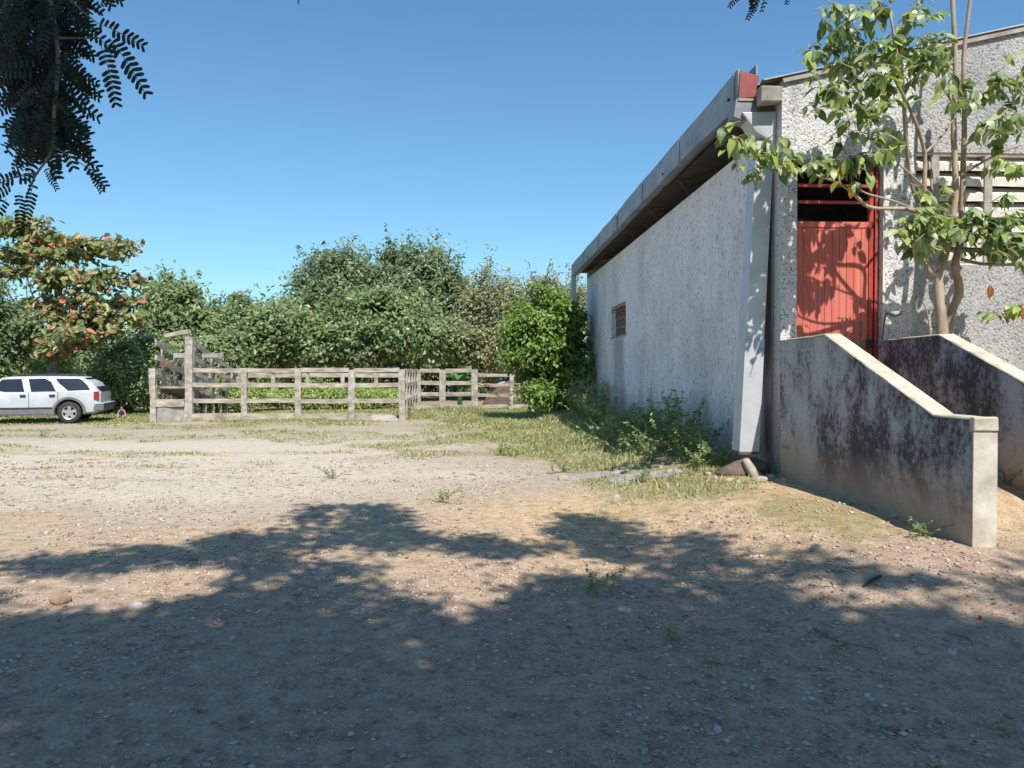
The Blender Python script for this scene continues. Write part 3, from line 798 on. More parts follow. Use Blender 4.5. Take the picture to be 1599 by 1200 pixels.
MB().beam((*cr_, -.3), (cr_[0] + .03, cr_[1], 2.62), .24, .22, up=(0,1,0), jit=.018, n=6).build('post', M['fence_wood'], lc)
MB().beam((*cl, -.3), (cl[0] - .01, cl[1] - .02, 1.62), .19, .19, up=(0,1,0), jit=.016, n=4).build('post', M['fence_wood'], lc)
MB().beam((cl[0] + .1, cl[1], .52), (cr_[0] - .12, cr_[1], .54), .16, .22, jit=.015, n=3).build('sill_beam', M['fence_rail'], lc)
MB().box((cl[0] + .1, cl[1] - .05, -.2), (cr_[0] - .12, cr_[1] + .12, .40), jit=.015).build('end_wall', M['concrete'], lc, bevel=.02)
MB().beam((cl[0] + .25, cl[1] + 1.0, 2.05), (cr_[0] + .75, cr_[1] + 1.0, 2.07), .10, .15, jit=.012, n=3).build('cross_beam', M['fence_wood'], lc)
MB().beam((cl[0] + .33, cl[1] + .15, 2.68), (cr_[0] + .02, cr_[1] - .02, 2.80), .14, .13, jit=.012, n=3).build('loose_plank', M['fence_rail'], lc)
MB().beam((cl[0] - .05, cl[1] + .3, 1.78), (cl[0] + .45, cl[1] + .35, 1.72), .10, .14, jit=.02, n=3).build('broken_rail', M['rust'], lc)
MB().add([(cl[0]+.1, cl[1]+.2, 1.05), (cr_[0]-.1, cr_[1]+.2, 1.05), (cr_[0]-.1, cr_[1]+L, .1), (cl[0]+.1, cl[1]+L, .1),
          (cl[0]+.1, cl[1]+.2, .99), (cr_[0]-.1, cr_[1]+.2, .99), (cr_[0]-.1, cr_[1]+L, .04), (cl[0]+.1, cl[1]+L, .04)],
         [(0,1,2,3),(7,6,5,4),(0,4,5,1),(1,5,6,2),(2,6,7,3),(3,7,4,0)]).build('ramp_floor', M['concrete'], lc)
# tipped kerb slab at the corner
sl = front[-1]
tag(MB().add([(sl[0]-.95, sl[1]-.55, .03), (sl[0]+.0, sl[1]-.60, .02), (sl[0]-.25, sl[1]-.18, .16), (sl[0]-.95, sl[1]-.18, .17),
              (sl[0]-.95, sl[1]-.55, -.1), (sl[0]+.0, sl[1]-.60, -.1), (sl[0]-.25, sl[1]-.18, -.1), (sl[0]-.95, sl[1]-.18, -.1)],
             [(0,1,2,3),(7,6,5,4),(0,4,5,1),(1,5,6,2),(2,6,7,3),(3,7,4,0)]).build('concrete_slab', M['concrete'], bevel=.015),
    'flat concrete slab lying before the corral corner post', 'slab')

# ------------------------------------------------------------------ leaves and trees
def leaf_cards(C, Nn, Tt, ln, wd, six=False):
    """C centres, Nn normals, Tt directions: diamond (or folded six-point) leaves joined into one sheet"""
    n = len(C)
    Tt = Tt - Nn * np.sum(Tt * Nn, 1, keepdims=True); Tt /= np.linalg.norm(Tt, axis=1, keepdims=True) + 1e-9
    B = np.cross(Nn, Tt); ln = np.asarray(ln).reshape(-1, 1) * np.ones((n, 1)); wd = np.asarray(wd).reshape(-1, 1) * np.ones((n, 1))
    if not six:
        V = np.stack([C - Tt*ln*.5, C + B*wd*.5 - Tt*ln*.05, C + Tt*ln*.5, C - B*wd*.5 - Tt*ln*.05], 1)
        F = np.arange(n * 4).reshape(n, 4)
        return V.reshape(-1, 3), F
    up = Nn * wd * .18
    V = np.stack([C - Tt*ln*.5, C + B*wd*.5 - Tt*ln*.15 + up, C + B*wd*.42 + Tt*ln*.2 + up, C + Tt*ln*.5 - Nn*ln*.10, C - B*wd*.42 + Tt*ln*.2 + up, C - B*wd*.5 - Tt*ln*.15 + up], 1)
    k = np.arange(n)[:, None] * 6
    F = np.concatenate([k + np.array([[0, 1, 2, 3]]), k + np.array([[0, 3, 4, 5]])], 1).reshape(-1, 4)
    return V.reshape(-1, 3), F

def unit(A): return A / (np.linalg.norm(A, axis=1, keepdims=True) + 1e-9)
def rand_dir(n): return unit(rng.normal(size=(n, 3)))

def crown_points(ells, n_clump, clump_r, n_leaf, flat=0.7, shell=0.55, zmin=None):
    """leaf centres in clumps spread through the crown's volume, more of them near its outside"""
    wts = np.array([e[1][0] * e[1][1] * e[1][2] for e in ells]) ** 0.67; wts /= wts.sum()
    cc = []; cd = []
    for e, w in zip(ells, wts):
        k = max(4, int(n_clump * w)); d = rand_dir(k)
        r = rng.random((k, 1)) ** 0.33 * (1 - shell) + shell * rng.uniform(.55, 1.18, (k, 1))
        cc.append(np.array(e[0]) + d * r * np.array(e[1])); cd.append(d)
    cc = np.concatenate(cc); cd = np.concatenate(cd)
    if zmin is not None: cc[:, 2] = np.maximum(cc[:, 2], zmin + rng.random(len(cc)) * .5)
    idx = rng.integers(0, len(cc), n_leaf)
    size = clump_r * rng.uniform(.45, 1.5, len(cc))
    off = rng.normal(size=(n_leaf, 3)) * np.array([1, 1, flat]) * size[idx][:, None] * .46
    P = cc[idx] + off
    out = unit(off + cd[idx] * clump_r * .6 + 1e-6)
    return P, out, cc

def tree(name, label, cat, base, ells, n_clump, clump_r, n_leaf, ln, wd, mt, trunk_r=.16, six=False, sprigs=0, flat=.7, group=None, bark='bark', zmin=.25, fork=None, shell=.55, droop=.25, limbs=34, limb_r=.36):
    root = thing(name, (base[0], base[1], gzf(base[0], base[1])), label, cat, group)
    P, out, cc = crown_points(ells, n_clump, clump_r, n_leaf, flat, shell, zmin)
    if sprigs:                                # thin upright shoots that break the outline
        top = cc[cc[:, 2] > np.quantile(cc[:, 2], .60)]
        for s in range(sprigs):
            c0 = top[rng.integers(len(top))]; d = np.array([rng.normal() * .45, rng.normal() * .45, 1.0]); L_ = rng.uniform(.5, 1.25) * clump_r * 1.5
            k = 26; t = rng.random((k, 1)); q = c0 + d * t * L_ + rng.normal(size=(k, 3)) * .09 * clump_r
            P = np.concatenate([P, q]); out = np.concatenate([out, unit(rng.normal(size=(k, 3)) + d * .5)])
    n = len(P)
    nn = unit(out * .45 + rng.normal(size=(n, 3)) * .5 + np.array([.08, -.40, .60]))
    tt = unit(rng.normal(size=(n, 3)) + out * .8 + np.array([0, 0, -droop]))
    V, F = leaf_cards(P, nn, tt, ln * rng.uniform(.5, 1.5, n), wd * rng.uniform(.6, 1.4, n), six)
    cr = put('crown', new_mesh('crown', V, F), mt, root); cr['kind'] = 'stuff'
    mb = MB(); g = gzf(*base[:2]); mid = np.mean([e[0] for e in ells], 0)
    fk = Vector(fork) if fork else Vector((base[0] * .7 + mid[0] * .3, base[1] * .7 + mid[1] * .3, g + max(.5, (mid[2] - g) * .55)))
    mb.tube(smooth_path([(base[0], base[1], g - .2), Vector((base[0], base[1], g)).lerp(fk, .5) + Vector((rng.normal() * .08, rng.normal() * .08, 0)), fk], 4), np.linspace(trunk_r * 1.25, trunk_r * .8, 9), 9, .06)
    mb.build('trunk', M[bark], root, smooth=True)
    sel = cc[rng.choice(len(cc), min(limbs, len(cc)), replace=False)]
    lm = MB()
    for c in sel:
        c = Vector(c); m_ = fk.lerp(c, .5) + Vector((rng.normal() * .2, rng.normal() * .2, .25))
        lm.tube(smooth_path([fk, m_, c], 3), np.linspace(trunk_r * limb_r, trunk_r * limb_r * .2, 7), 5)
    o = lm.build('limbs', M[bark], root, smooth=True); o['kind'] = 'stuff'
    return root

def ell(px, py, d, rx, rz, ry=None):         # crown lobe: centre pixel, depth, half sizes in photograph pixels
    c = at_d(px, py, d); s = d / FPX
    return (np.array(c), np.array([rx * s, (ry or rx) * s * .9, rz * s]))

GB = 'trees behind the corral'
tree('leafy_tree', 'tall dark green tree behind the corral, left of the two highest tops', 'tree', gp(525, 43), [ell(535, 452, 43, 52, 62), ell(485, 490, 42.5, 46, 50), ell(560, 510, 42, 60, 55)], 150, 1.0, 34000, .26, .12, M['leaf_dark'], .2, sprigs=30, group=GB)
tree('leafy_tree', 'tallest dark green tree behind the corral, right of the middle', 'tree', gp(645, 44), [ell(640, 445, 44, 62, 60), ell(690, 475, 43.5, 52, 52), ell(610, 500, 43, 60, 60), ell(720, 520, 43, 35, 45)], 170, 1.0, 40000, .26, .12, M['leaf_dark'], .22, sprigs=34, group=GB)
tree('leafy_tree', 'broad paler green tree low in front of the two tallest tops', 'tree', gp(590, 39), [ell(595, 505, 39, 75, 45), ell(540, 530, 38.5, 50, 38), ell(660, 530, 38.5, 60, 40)], 130, .85, 30000, .27, .125, M['leaf_mid'], .17, sprigs=20, group=GB)
tree('leafy_tree', 'rounded green tree behind the second bay of the corral fence', 'tree', gp(445, 39), [ell(445, 525, 39, 55, 48), ell(500, 540, 38.5, 45, 35), ell(405, 540, 39, 30, 42)], 110, .85, 24000, .27, .125, M['leaf_mid'], .17, sprigs=22, group=GB)
tree('leafy_tree', 'bushy green tree rising behind the loading chute', 'tree', gp(275, 37), [ell(272, 490, 37, 48, 50), ell(310, 510, 37, 45, 45), ell(240, 545, 36, 40, 50), ell(330, 560, 36, 45, 42)], 140, .85, 33000, .26, .12, M['leaf_mid'], .17, sprigs=36, group=GB)
tree('leafy_tree', 'darker green tree between the loading chute and the corral fence', 'tree', gp(378, 40), [ell(375, 500, 40, 34, 36), ell(360, 545, 39, 45, 40), ell(395, 540, 39.5, 30, 40)], 90, .85, 21000, .27, .125, M['leaf_dark'], .16, sprigs=22, group=GB)
tree('leafy_tree', 'brownish olive tree beyond the corral gate, left of the bright bush', 'tree', gp(770, 40), [ell(770, 482, 40, 46, 48), ell(745, 535, 39, 42, 45), ell(800, 535, 39, 40, 40)], 110, .85, 24000, .20, .09, M['leaf_olive'], .16, sprigs=40, group=GB)
tree('leafy_tree', 'olive tree showing above the bright bush beside the warehouse', 'tree', gp(860, 42), [ell(850, 480, 42, 48, 44), ell(890, 485, 42, 36, 42), ell(860, 540, 41, 50, 45)], 100, .85, 20000, .20, .09, M['leaf_olive'], .16, sprigs=34, group=GB)
tree('shrub', 'dense dark shrub between the parked car and the loading chute', 'shrub', gp(205, 29.5), [ell(200, 590, 29.5, 42, 48), ell(230, 575, 30.5, 26, 52), ell(172, 600, 30, 30, 42)], 110, .55, 22000, .17, .08, M['leaf_mid'], .07, zmin=.1)
tree('shrub', 'yellow-green shrub behind the roof of the parked car', 'shrub', gp(40, 33), [ell(40, 580, 33, 55, 38), ell(100, 590, 33, 55, 34), ell(-30, 585, 33, 55, 40)], 100, .6, 19000, .18, .08, M['leaf_yard'], .07, zmin=.1)
tree('leafy_tree', 'blue-green tree cut by the left edge of the picture', 'tree', gp(-35, 27), [ell(-5, 505, 27, 50, 38), ell(-45, 560, 26.5, 50, 50), ell(20, 545, 27.5, 30, 16), ell(-30, 470, 27, 50, 40)], 100, .6, 17000, .18, .085, M['leaf_dark'], .14)

# almond tree: tiers of big leaves, many of them turned red
al = [ell(45, 358, 28, 58, 9), ell(85, 376, 28, 40, 8), ell(150, 386, 27.6, 62, 9), ell(90, 397, 28, 55, 8), ell(15, 395, 28.4, 40, 12),
      ell(175, 432, 27.6, 52, 8), ell(95, 432, 28, 45, 6), ell(15, 428, 28, 40, 8), ell(130, 445, 28, 60, 5), ell(65, 474, 28, 22, 8),
      ell(140, 475, 27.5, 45, 9), ell(160, 497, 27.2, 60, 9), ell(85, 500, 27.6, 32, 8), ell(130, 522, 27.4, 66, 9), ell(100, 541, 27.6, 50, 7), ell(75, 486, 28, 25, 6), ell(190, 470, 27.8, 22, 6)]
at = tree('almond_tree', 'tiered almond tree with red and green leaves behind the parked car', 'tree', gp(83, 28.2), al, 170, .48, 6600, .25, .15, M['leaf_almond'], .24, limb_r=.16, six=True, flat=.62, bark='bark_almond', fork=tuple(at_d(83, 556, 28.2)), zmin=1.6, shell=.35, limbs=26, droop=.1)
tm = MB(); p0 = at_d(83, 560, 28.2)
tm.tube(smooth_path([p0, at_d(90, 500, 28.2), at_d(88, 440, 28.2), at_d(80, 370, 28.2)], 5), np.linspace(.16, .05, 16), 7, .05)
tm.build('stem', M['bark_almond'], at, smooth=True)
tm = MB().tube(smooth_path([p0, at_d(68, 553, 28), at_d(50, 556, 27.8), at_d(34, 562, 27.6)], 4), np.linspace(.09, .04, 13), 6, .06)
tm.build('bare_limb', M['bark_pale'], at, smooth=True)

# bright bush beside the rear corner of the warehouse
tree('climbing_bush', 'bright green leafy bush against the rear corner of the warehouse', 'bush', gp(858, 24.5), [ell(850, 500, 24.5, 46, 46, 40), ell(838, 550, 24.2, 46, 46, 40), ell(876, 595, 24.4, 40, 46, 32), ell(845, 618, 24.0, 24, 26, 20), ell(888, 530, 25.2, 26, 78, 30), ell(812, 530, 24.4, 22, 34, 22)], 170, .42, 24000, .135, .075, M['leaf_bright'], .07, six=True, sprigs=26, zmin=.35, shell=.6, droop=.9, limbs=40)
# banana plant behind the gate
bp = thing('banana_plant', (*gp(718, 33), 0.1), 'young banana plant with broad green leaves behind the rail fence', 'plant')
bc = Vector(at_d(718, 612, 33))
for k in range(9):
    an = k * 2.4 + .4; L_ = random.uniform(1.3, 2.0); hi = random.uniform(.7, 1.9); V = []; F = []
    s0 = Vector((bc.x, bc.y, .1 + hi * .55)); d = Vector((math.cos(an), math.sin(an) * .8, 0))
    for i in range(8):
        t = i / 7; c = s0 + d * (L_ * .62 * t) + Vector((0, 0, hi * (1.25 * t - 1.05 * t * t))); w = .26 * math.sin(math.pi * min(1, .12 + t * .88)) ** .7
        sd = d.cross(Vector((0, 0, 1))).normalized()
        V += [c - sd * w + Vector((0, 0, .05)), c, c + sd * w + Vector((0, 0, .05))]
    for i in range(7):
        for j in range(2): F.append((i*3 + j, i*3 + j + 1, i*3 + j + 4, i*3 + j + 3))
    put('leaf', new_mesh('leaf', V, F, True), M['leaf_banana'], bp)
MB().tube([(bc.x, bc.y, -.1), (bc.x, bc.y, .9), (bc.x + .05, bc.y, 1.7)], [.12, .09, .05], 8).build('stem', M['leaf_banana'], bp, smooth=True)
# crumpled blue sheet behind the wire fence
bs = thing('plastic_sheet', (*gp(786, 34), .3), 'blue and white plastic sheet bundle behind the wire fence', 'sheet')
me = rock_mesh('bundle', .36, .26, .20, 4, 3); put('bundle', me, M['blue_sheet'], bs, Matrix.Translation(at_d(784, 603, 34)))
put('heap', rock_mesh('heap', 1.0, .6, 1.1, 9, 3), M['earth_dark'], bs, Matrix.Translation((at_d(784, 612, 34).x, at_d(784, 612, 34).y, .1)))

# yellow-green weeds inside the corral
for i, (px, d, rx, rz) in enumerate(((400, 30, 40, 22), (345, 29, 30, 26), (450, 31, 30, 18), (505, 30.5, 40, 22), (565, 31, 35, 22), (325, 28.5, 22, 22), (618, 32, 25, 16))):
    tree('weedy_shrub', 'yellow-green weed thicket growing inside the corral', 'shrub', gp(px, d), [ell(px, 637 - rz * .6, d, rx, rz)], 40, .35, 3800, .13, .05, M['leaf_yard'], .02, zmin=.1, group='weeds inside the corral', limbs=5)
# low far wood that closes the gaps between the trunks
P = []; 
for k in range(60):
    c = np.array(gp(-260 + k * 22, 52 + 6 * math.sin(k * 1.7))); h = rng.uniform(2.2, 3.6)
    q = rng.normal(size=(620, 3)) * np.array([.9, .8, h * .32]) + np.array([c[0], c[1], h * .5]); P.append(q)
P = np.concatenate(P); P[:, 2] = np.abs(P[:, 2]); n = len(P)
V, F = leaf_cards(P, unit(rng.normal(size=(n, 3)) * .6 + np.array([0, -.5, .4])), rand_dir(n), rng.uniform(.25, .45, n), .17)
tag(put('far_wood', new_mesh('far_wood', V, F), M['leaf_dark']), 'low mass of dark greenery far behind the corral trees', 'wood', kind='stuff')
# ------------------------------------------------------------------ parked car (x forward, y to its left, z up, origin under the rear axle)
def make_car():
    rear = Vector((*gp(118, 25.0), 0)); fr = Vector((*gp(-19, 24.3), 0))
    root = bpy.data.objects.new('parked_car', None); COL.objects.link(root)
    gzr = gzf(rear.x, rear.y) - 0.01
    root.location = (rear.x, rear.y, gzr)
    d = (fr - rear); root.rotation_euler = (0, R(0.0), math.atan2(d.y, d.x))
    tag(root, 'white four-door off-road car with dark windows parked at the left edge', 'car')
    def P(mb, name, mt, parent=root, smooth=False, bevel=0): 
        o = mb.build(name, mt, None, smooth, bevel); o.parent = parent; return o
    # body: sections along x, each (x, z_bottom, half width low, z_belt, half width belt, z_top, half width top)
    S = [(-.88,.42,.74,.92,.76,.98,.72), (-.80,.34,.80,.96,.82,1.04,.78), (-.66,.30,.84,1.0,.85,1.26,.72), (-.32,.28,.85,1.0,.86,1.46,.64), (0,.28,.855,1.0,.865,1.475,.645),
         (.6,.27,.86,1.0,.87,1.485,.65), (1.2,.27,.86,.99,.87,1.485,.65), (1.62,.27,.86,.98,.87,1.475,.645), (1.90,.27,.86,.975,.865,1.44,.64), (2.18,.28,.86,.97,.865,1.18,.70), (2.40,.28,.86,.965,.86,1.0,.74),
         (2.8,.29,.855,.93,.85,.965,.72), (3.2,.31,.84,.90,.82,.93,.68), (3.42,.34,.80,.84,.77,.87,.62), (3.5,.40,.70,.76,.66,.78,.55)]
    V = []; F = []; ring = 12
    for (x, zb, wl, zl, wb, zt, wt) in S:
        hz = zb + (zl - zb) * .55
        half = [(wl * .88, zb), (wl, zb + .06), (wl + .018, hz), (wb, zl), (wt, zt - .03), (wt * .86, zt)]
        V += [(x, -w, z) for w, z in half] + [(x, w, z) for w, z in reversed(half)]
    for i in range(len(S) - 1):
        for k in range(ring):
            F.append((i*ring + k, i*ring + (k+1) % ring, (i+1)*ring + (k+1) % ring, (i+1)*ring + k))
    F.append(tuple(range(ring))); F.append(tuple(range((len(S)-1)*ring, len(S)*ring)))
    mb = MB().add(V, F); me = mb.mesh('body')
    tmp = bpy.data.objects.new('tmp_body', me); COL.objects.link(tmp)
    cuts = []
    for xa in (0, 2.72):
        bm = bmesh.new(); bmesh.ops.create_cone(bm, cap_ends=True, segments=24, radius1=.42, radius2=.42, depth=2.4)
        bmesh.ops.rotate(bm, verts=bm.verts, cent=(0,0,0), matrix=Matrix.Rotation(R(90), 3, 'X'))
        bmesh.ops.translate(bm, verts=bm.verts, vec=(xa, 0, .36))
        cm = bpy.data.meshes.new('cut'); bm.to_mesh(cm); bm.free(); c = bpy.data.objects.new('cut', cm); COL.objects.link(c); cuts.append(c)
        m = tmp.modifiers.new('b', 'BOOLEAN'); m.operation = 'DIFFERENCE'; m.object = c; m.solver = 'EXACT'
    dg = bpy.context.evaluated_depsgraph_get(); body_me = bpy.data.meshes.new_from_object(tmp.evaluated_get(dg))
    for o in cuts + [tmp]: bpy.data.objects.remove(o, do_unlink=True)
    body_me.materials.clear()
    body = put('body', body_me, M['car_paint']); body.parent = root
    bv = body.modifiers.new('bevel', 'BEVEL'); bv.width = .02; bv.segments = 3; bv.limit_method = 'ANGLE'; bv.angle_limit = R(25)
    for p in body_me.polygons: p.use_smooth = True
    MB().box((-.5, -.62, .30), (3.3, .62, .80)).build('underbody', M['car_trim']).parent = root
    def side(x, z, s, off=.016):           # point on the glasshouse side
        k = [(s_[0], s_[3], s_[4], s_[5] - .03, s_[6]) for s_ in S[2:11]]
        x_ = min(max(x, k[0][0]), k[-1][0])
        for a, b_ in zip(k, k[1:]):
            if a[0] <= x_ <= b_[0]:
                t = (x_ - a[0]) / (b_[0] - a[0]); q = [u + (w - u) * t for u, w in zip(a, b_)]; break
        f = (z - q[1]) / (q[3] - q[1]); w = q[2] + (q[4] - q[2]) * f
        return Vector((x, s * (w + off), z))
    def pane(poly, s, name, mt, off=.012):
        V = [side(x, z, s, off) for x, z in poly] + [side(x, z, s, off - .03) for x, z in poly]; n = len(poly)
        F = [tuple(range(n)), tuple(reversed(range(n, 2*n)))] + [((i+1) % n, i, i + n, (i+1) % n + n) for i in range(n)]
        return P(MB().add(V, F), name, mt)
    for s in (-1, 1):                       # +1 is the side towards the camera
        pane([(.02,1.03),(-.60,1.045),(-.50,1.20),(-.34,1.36),(-.24,1.405),(.40,1.405),(.30,1.27)], s, 'side_window', M['car_glass'])
        pane([(.36,1.015),(1.03,1.005),(1.15,1.40),(.70,1.41),(.52,1.31)], s, 'side_window', M['car_glass'])
        pane([(1.22,1.005),(2.27,.995),(2.22,1.02),(1.86,1.385),(1.34,1.405)], s, 'side_window', M['car_glass'])
        w = .865
        for xa in (1.10, 2.36, .30):
            P(MB().box((xa - .006, s*(w + .012) - .012, .34), (xa + .006, s*(w + .012) + .012, .99)), 'door_seam', M['car_trim'])
        for xh in (.40, 1.20):
            h = P(MB().box((xh - .02, s*.885 - .02, .845), (xh + .14, s*.885 + .02, .915)), 'door_handle', M['car_trim'], bevel=.008)
        P(MB().box((.47, s*.872 - .018, .30), (2.26, s*.872 + .018, .46)), 'sill_cladding', M['car_cladding'], bevel=.01)
        P(MB().box((.46, s*.878 - .02, .465), (2.27, s*.878 + .02, .52)), 'rub_strip', M['car_trim'], bevel=.008)
        for xa in (0, 2.72):
            arc = MB(); V = []; F = []
            for i in range(15):
                t = R(-8) + (math.pi + R(16)) * i / 14
                for r_, y_ in ((.405, .90), (.475, .90), (.475, .84), (.405, .84)): V.append((xa + math.cos(t)*r_, s*y_, .36 + math.sin(t)*r_))
            for i in range(14):
                for k in range(4): F.append((i*4 + k, i*4 + (k+1) % 4, (i+1)*4 + (k+1) % 4, (i+1)*4 + k))
            F += [(0,1,2,3), (56,57,58,59)]; arc.add(V, F); P(arc, 'wheel_arch', M['car_cladding'])
            # wheel: tyre ring + rim with spokes
            ty = MB(); V = []; F = []; pr = [(.21,.70),(.30,.69),(.335,.71),(.345,.77),(.335,.84),(.30,.865),(.215,.855)]
            for i in range(24):
                t = 2*math.pi*i/24
                for r_, y_ in pr: V.append((xa + math.cos(t)*r_, s*y_, .345 + math.sin(t)*r_))
            m_ = len(pr)
            for i in range(24):
                for k in range(m_ - 1): F.append((i*m_ + k, ((i+1) % 24)*m_ + k, ((i+1) % 24)*m_ + k + 1, i*m_ + k + 1))
            ty.add(V, F); wheel = P(ty, 'wheel', M['tyre'], smooth=True)
            rm = MB(); V = [(xa, s*.835, .345)]; F = []
            for i in range(30):
                t = 2*math.pi*i/30; V.append((xa + math.cos(t)*.215, s*(.845), .345 + math.sin(t)*.215))
            for i in range(30):
                V.append((xa + math.cos(2*math.pi*i/30)*.18, s*.825, .345 + math.sin(2*math.pi*i/30)*.18))
            for i in range(30): F.append((1 + i, 1 + (i+1) % 30, 31 + (i+1) % 30, 31 + i))
            rm.add(V[1:], [tuple(j - 1 for j in f) for f in F]); rm.tube([(xa, s*.78, .345), (xa, s*.842, .345)], .065, 12)
            for i in range(5):
                t = 2*math.pi*i/5 + .3; rm.beam((xa + math.cos(t)*.05, s*.815, .345 + math.sin(t)*.05), (xa + math.cos(t)*.19, s*.822, .345 + math.sin(t)*.19), .10, .03, up=(0, 1, 0))
            P(rm, 'rim', M['alloy'], wheel)
            P(MB().tube([(xa, s*.74, .345), (xa, s*.775, .345)], .21, 16), 'brake_disc', M['car_trim'], wheel)
        P(MB().box((-.84, s*.835 - .03, .74), (-.70, s*.835 + .03, 1.0), jit=.004), 'tail_light', M['tail_lamp'], bevel=.012)
        P(MB().tube(smooth_path([(-.2, s*.52, 1.49), (.1, s*.53, 1.535), (1.3, s*.53, 1.535), (1.55, s*.52, 1.49)], 4), .016, 6), 'roof_bar', M['car_trim'])
        P(MB().box((2.18, s*.90, 1.0), (2.30, s*1.06, 1.13), jit=.006), 'mirror', M['car_trim'], bevel=.02)
    for x in (.1, .7, 1.3): P(MB().box((x - .02, -.5, 1.50), (x + .02, .5, 1.525)), 'roof_slat', M['car_trim'])
    P(MB().box((-.98, -.84, .38), (-.40, .84, .60), jit=.004), 'rear_bumper', M['car_cladding'], bevel=.04)
    P(MB().box((-.99, -.85, .605), (-.42, .85, .635)), 'bumper_top', M['car_paint'], bevel=.01)
    P(MB().add([(-.885,-.62,1.02),(-.885,.62,1.02),(-.40,.55,1.43),(-.40,-.55,1.43),(-.85,-.62,1.0),(-.85,.62,1.0),(-.36,.55,1.41),(-.36,-.55,1.41)], [(0,1,2,3),(7,6,5,4),(0,4,5,1),(1,5,6,2),(2,6,7,3),(3,7,4,0)]), 'rear_window', M['car_glass'])
    P(MB().add([(2.44,-.70,1.0),(2.44,.70,1.0),(1.92,.58,1.43),(1.92,-.58,1.43),(2.40,-.70,.98),(2.40,.70,.98),(1.88,.58,1.41),(1.88,-.58,1.41)], [(0,1,2,3),(7,6,5,4),(0,4,5,1),(1,5,6,2),(2,6,7,3),(3,7,4,0)]), 'windscreen', M['car_glass'])
    P(MB().box((3.40, -.80, .36), (3.58, .80, .60), jit=.004), 'front_bumper', M['car_cladding'], bevel=.04)
    return root
make_car()

# small seated figure behind the car
def seated_person():
    b0 = Vector((*gp(189.5, 27.0), 0)); b0.z = gzf(b0.x, b0.y)
    root = bpy.data.objects.new('person', None); COL.objects.link(root); root.location = b0; root.rotation_euler = (0, 0, R(14))
    tag(root, 'small person in dark blue sleeveless top sitting on the grass behind the car', 'person')
    J = {'pel': (0,0,.07), 'bel': (0,.0,.15), 'che': (0,.0,.245), 'nek': (0,-.005,.31), 'hd0': (0,-.01,.345), 'hd1': (0,-.01,.41),
         'shl': (.075,0,.265), 'ell': (.115,-.02,.17), 'hal': (.12,-.07,.075), 'fl': (.125,-.10,.05),
         'shr': (-.075,0,.265), 'elr': (-.115,-.02,.17), 'har': (-.12,-.07,.075), 'fr': (-.125,-.10,.05),
         'hil': (.055,-.01,.065), 'knl': (.09,-.17,.10), 'anl': (.075,-.30,.045), 'tol': (.085,-.34,.06),
         'hir': (-.055,-.01,.065), 'knr': (-.09,-.17,.10), 'anr': (-.075,-.30,.045), 'tor': (-.085,-.34,.06)}
    rad = {'pel': .065, 'bel': .062, 'che': .068, 'nek': .026, 'hd0': .045, 'hd1': .055, 'shl': .034, 'shr': .034, 'ell': .022, 'elr': .022, 'hal': .017, 'har': .017, 'fl': .014, 'fr': .014,
           'hil': .05, 'hir': .05, 'knl': .034, 'knr': .034, 'anl': .022, 'anr': .022, 'tol': .018, 'tor': .018}
    E = [('pel','bel'),('bel','che'),('che','nek'),('nek','hd0'),('hd0','hd1'),('che','shl'),('shl','ell'),('ell','hal'),('hal','fl'),('che','shr'),('shr','elr'),('elr','har'),('har','fr'),
         ('pel','hil'),('hil','knl'),('knl','anl'),('anl','tol'),('pel','hir'),('hir','knr'),('knr','anr'),('anr','tor')]
    k = list(J); me = bpy.data.meshes.new('body'); me.from_pydata([J[j] for j in k], [(k.index(a), k.index(b_)) for a, b_ in E], [])
    o = bpy.data.objects.new('body', me); COL.objects.link(o); o.parent = root; me.materials.append(M['skin'])
    m = o.modifiers.new('skin', 'SKIN'); sv = me.skin_vertices[0] if me.skin_vertices else None
    if not me.skin_vertices:
        me.update()
        bm = bmesh.new(); bm.from_mesh(me); bm.verts.layers.skin.verify(); bm.to_mesh(me); bm.free()
    for i, j in enumerate(k):
        d = me.skin_vertices[0].data[i]; d.radius = (rad[j], rad[j]); d.use_root = (j == 'pel')
    s = o.modifiers.new('sub', 'SUBSURF'); s.levels = 1; s.render_levels = 1
    def ringbody(zs, name, mt):
        mb = MB(); V = []; F = []; n = 14
        for z, rx, ry in zs:
            for i in range(n): t = 2*math.pi*i/n; V.append((math.cos(t)*rx, math.sin(t)*ry - .003, z))
        for a in range(len(zs) - 1):
            for i in range(n): F.append((a*n + i, a*n + (i+1) % n, (a+1)*n + (i+1) % n, (a+1)*n + i))
        x = mb.add(V, F).build(name, mt, None, True); x.parent = root; return x
    ringbody([(.10,.088,.078),(.17,.080,.074),(.24,.084,.076),(.275,.062,.058),(.292,.042,.044)], 'top', M['cloth_navy'])
    bm = bmesh.new(); bmesh.ops.create_uvsphere(bm, u_segments=14, v_segments=8, radius=.066)
    bmesh.ops.delete(bm, geom=[v for v in bm.verts if v.co.z < -.012 and v.co.y < .02], context='VERTS')
    bmesh.ops.translate(bm, verts=bm.verts, vec=(0, .004, .405)); hm = bpy.data.meshes.new('hair'); bm.to_mesh(hm); bm.free()
    h = put('hair', hm, M['hair_dark']); h.parent = root
seated_person()

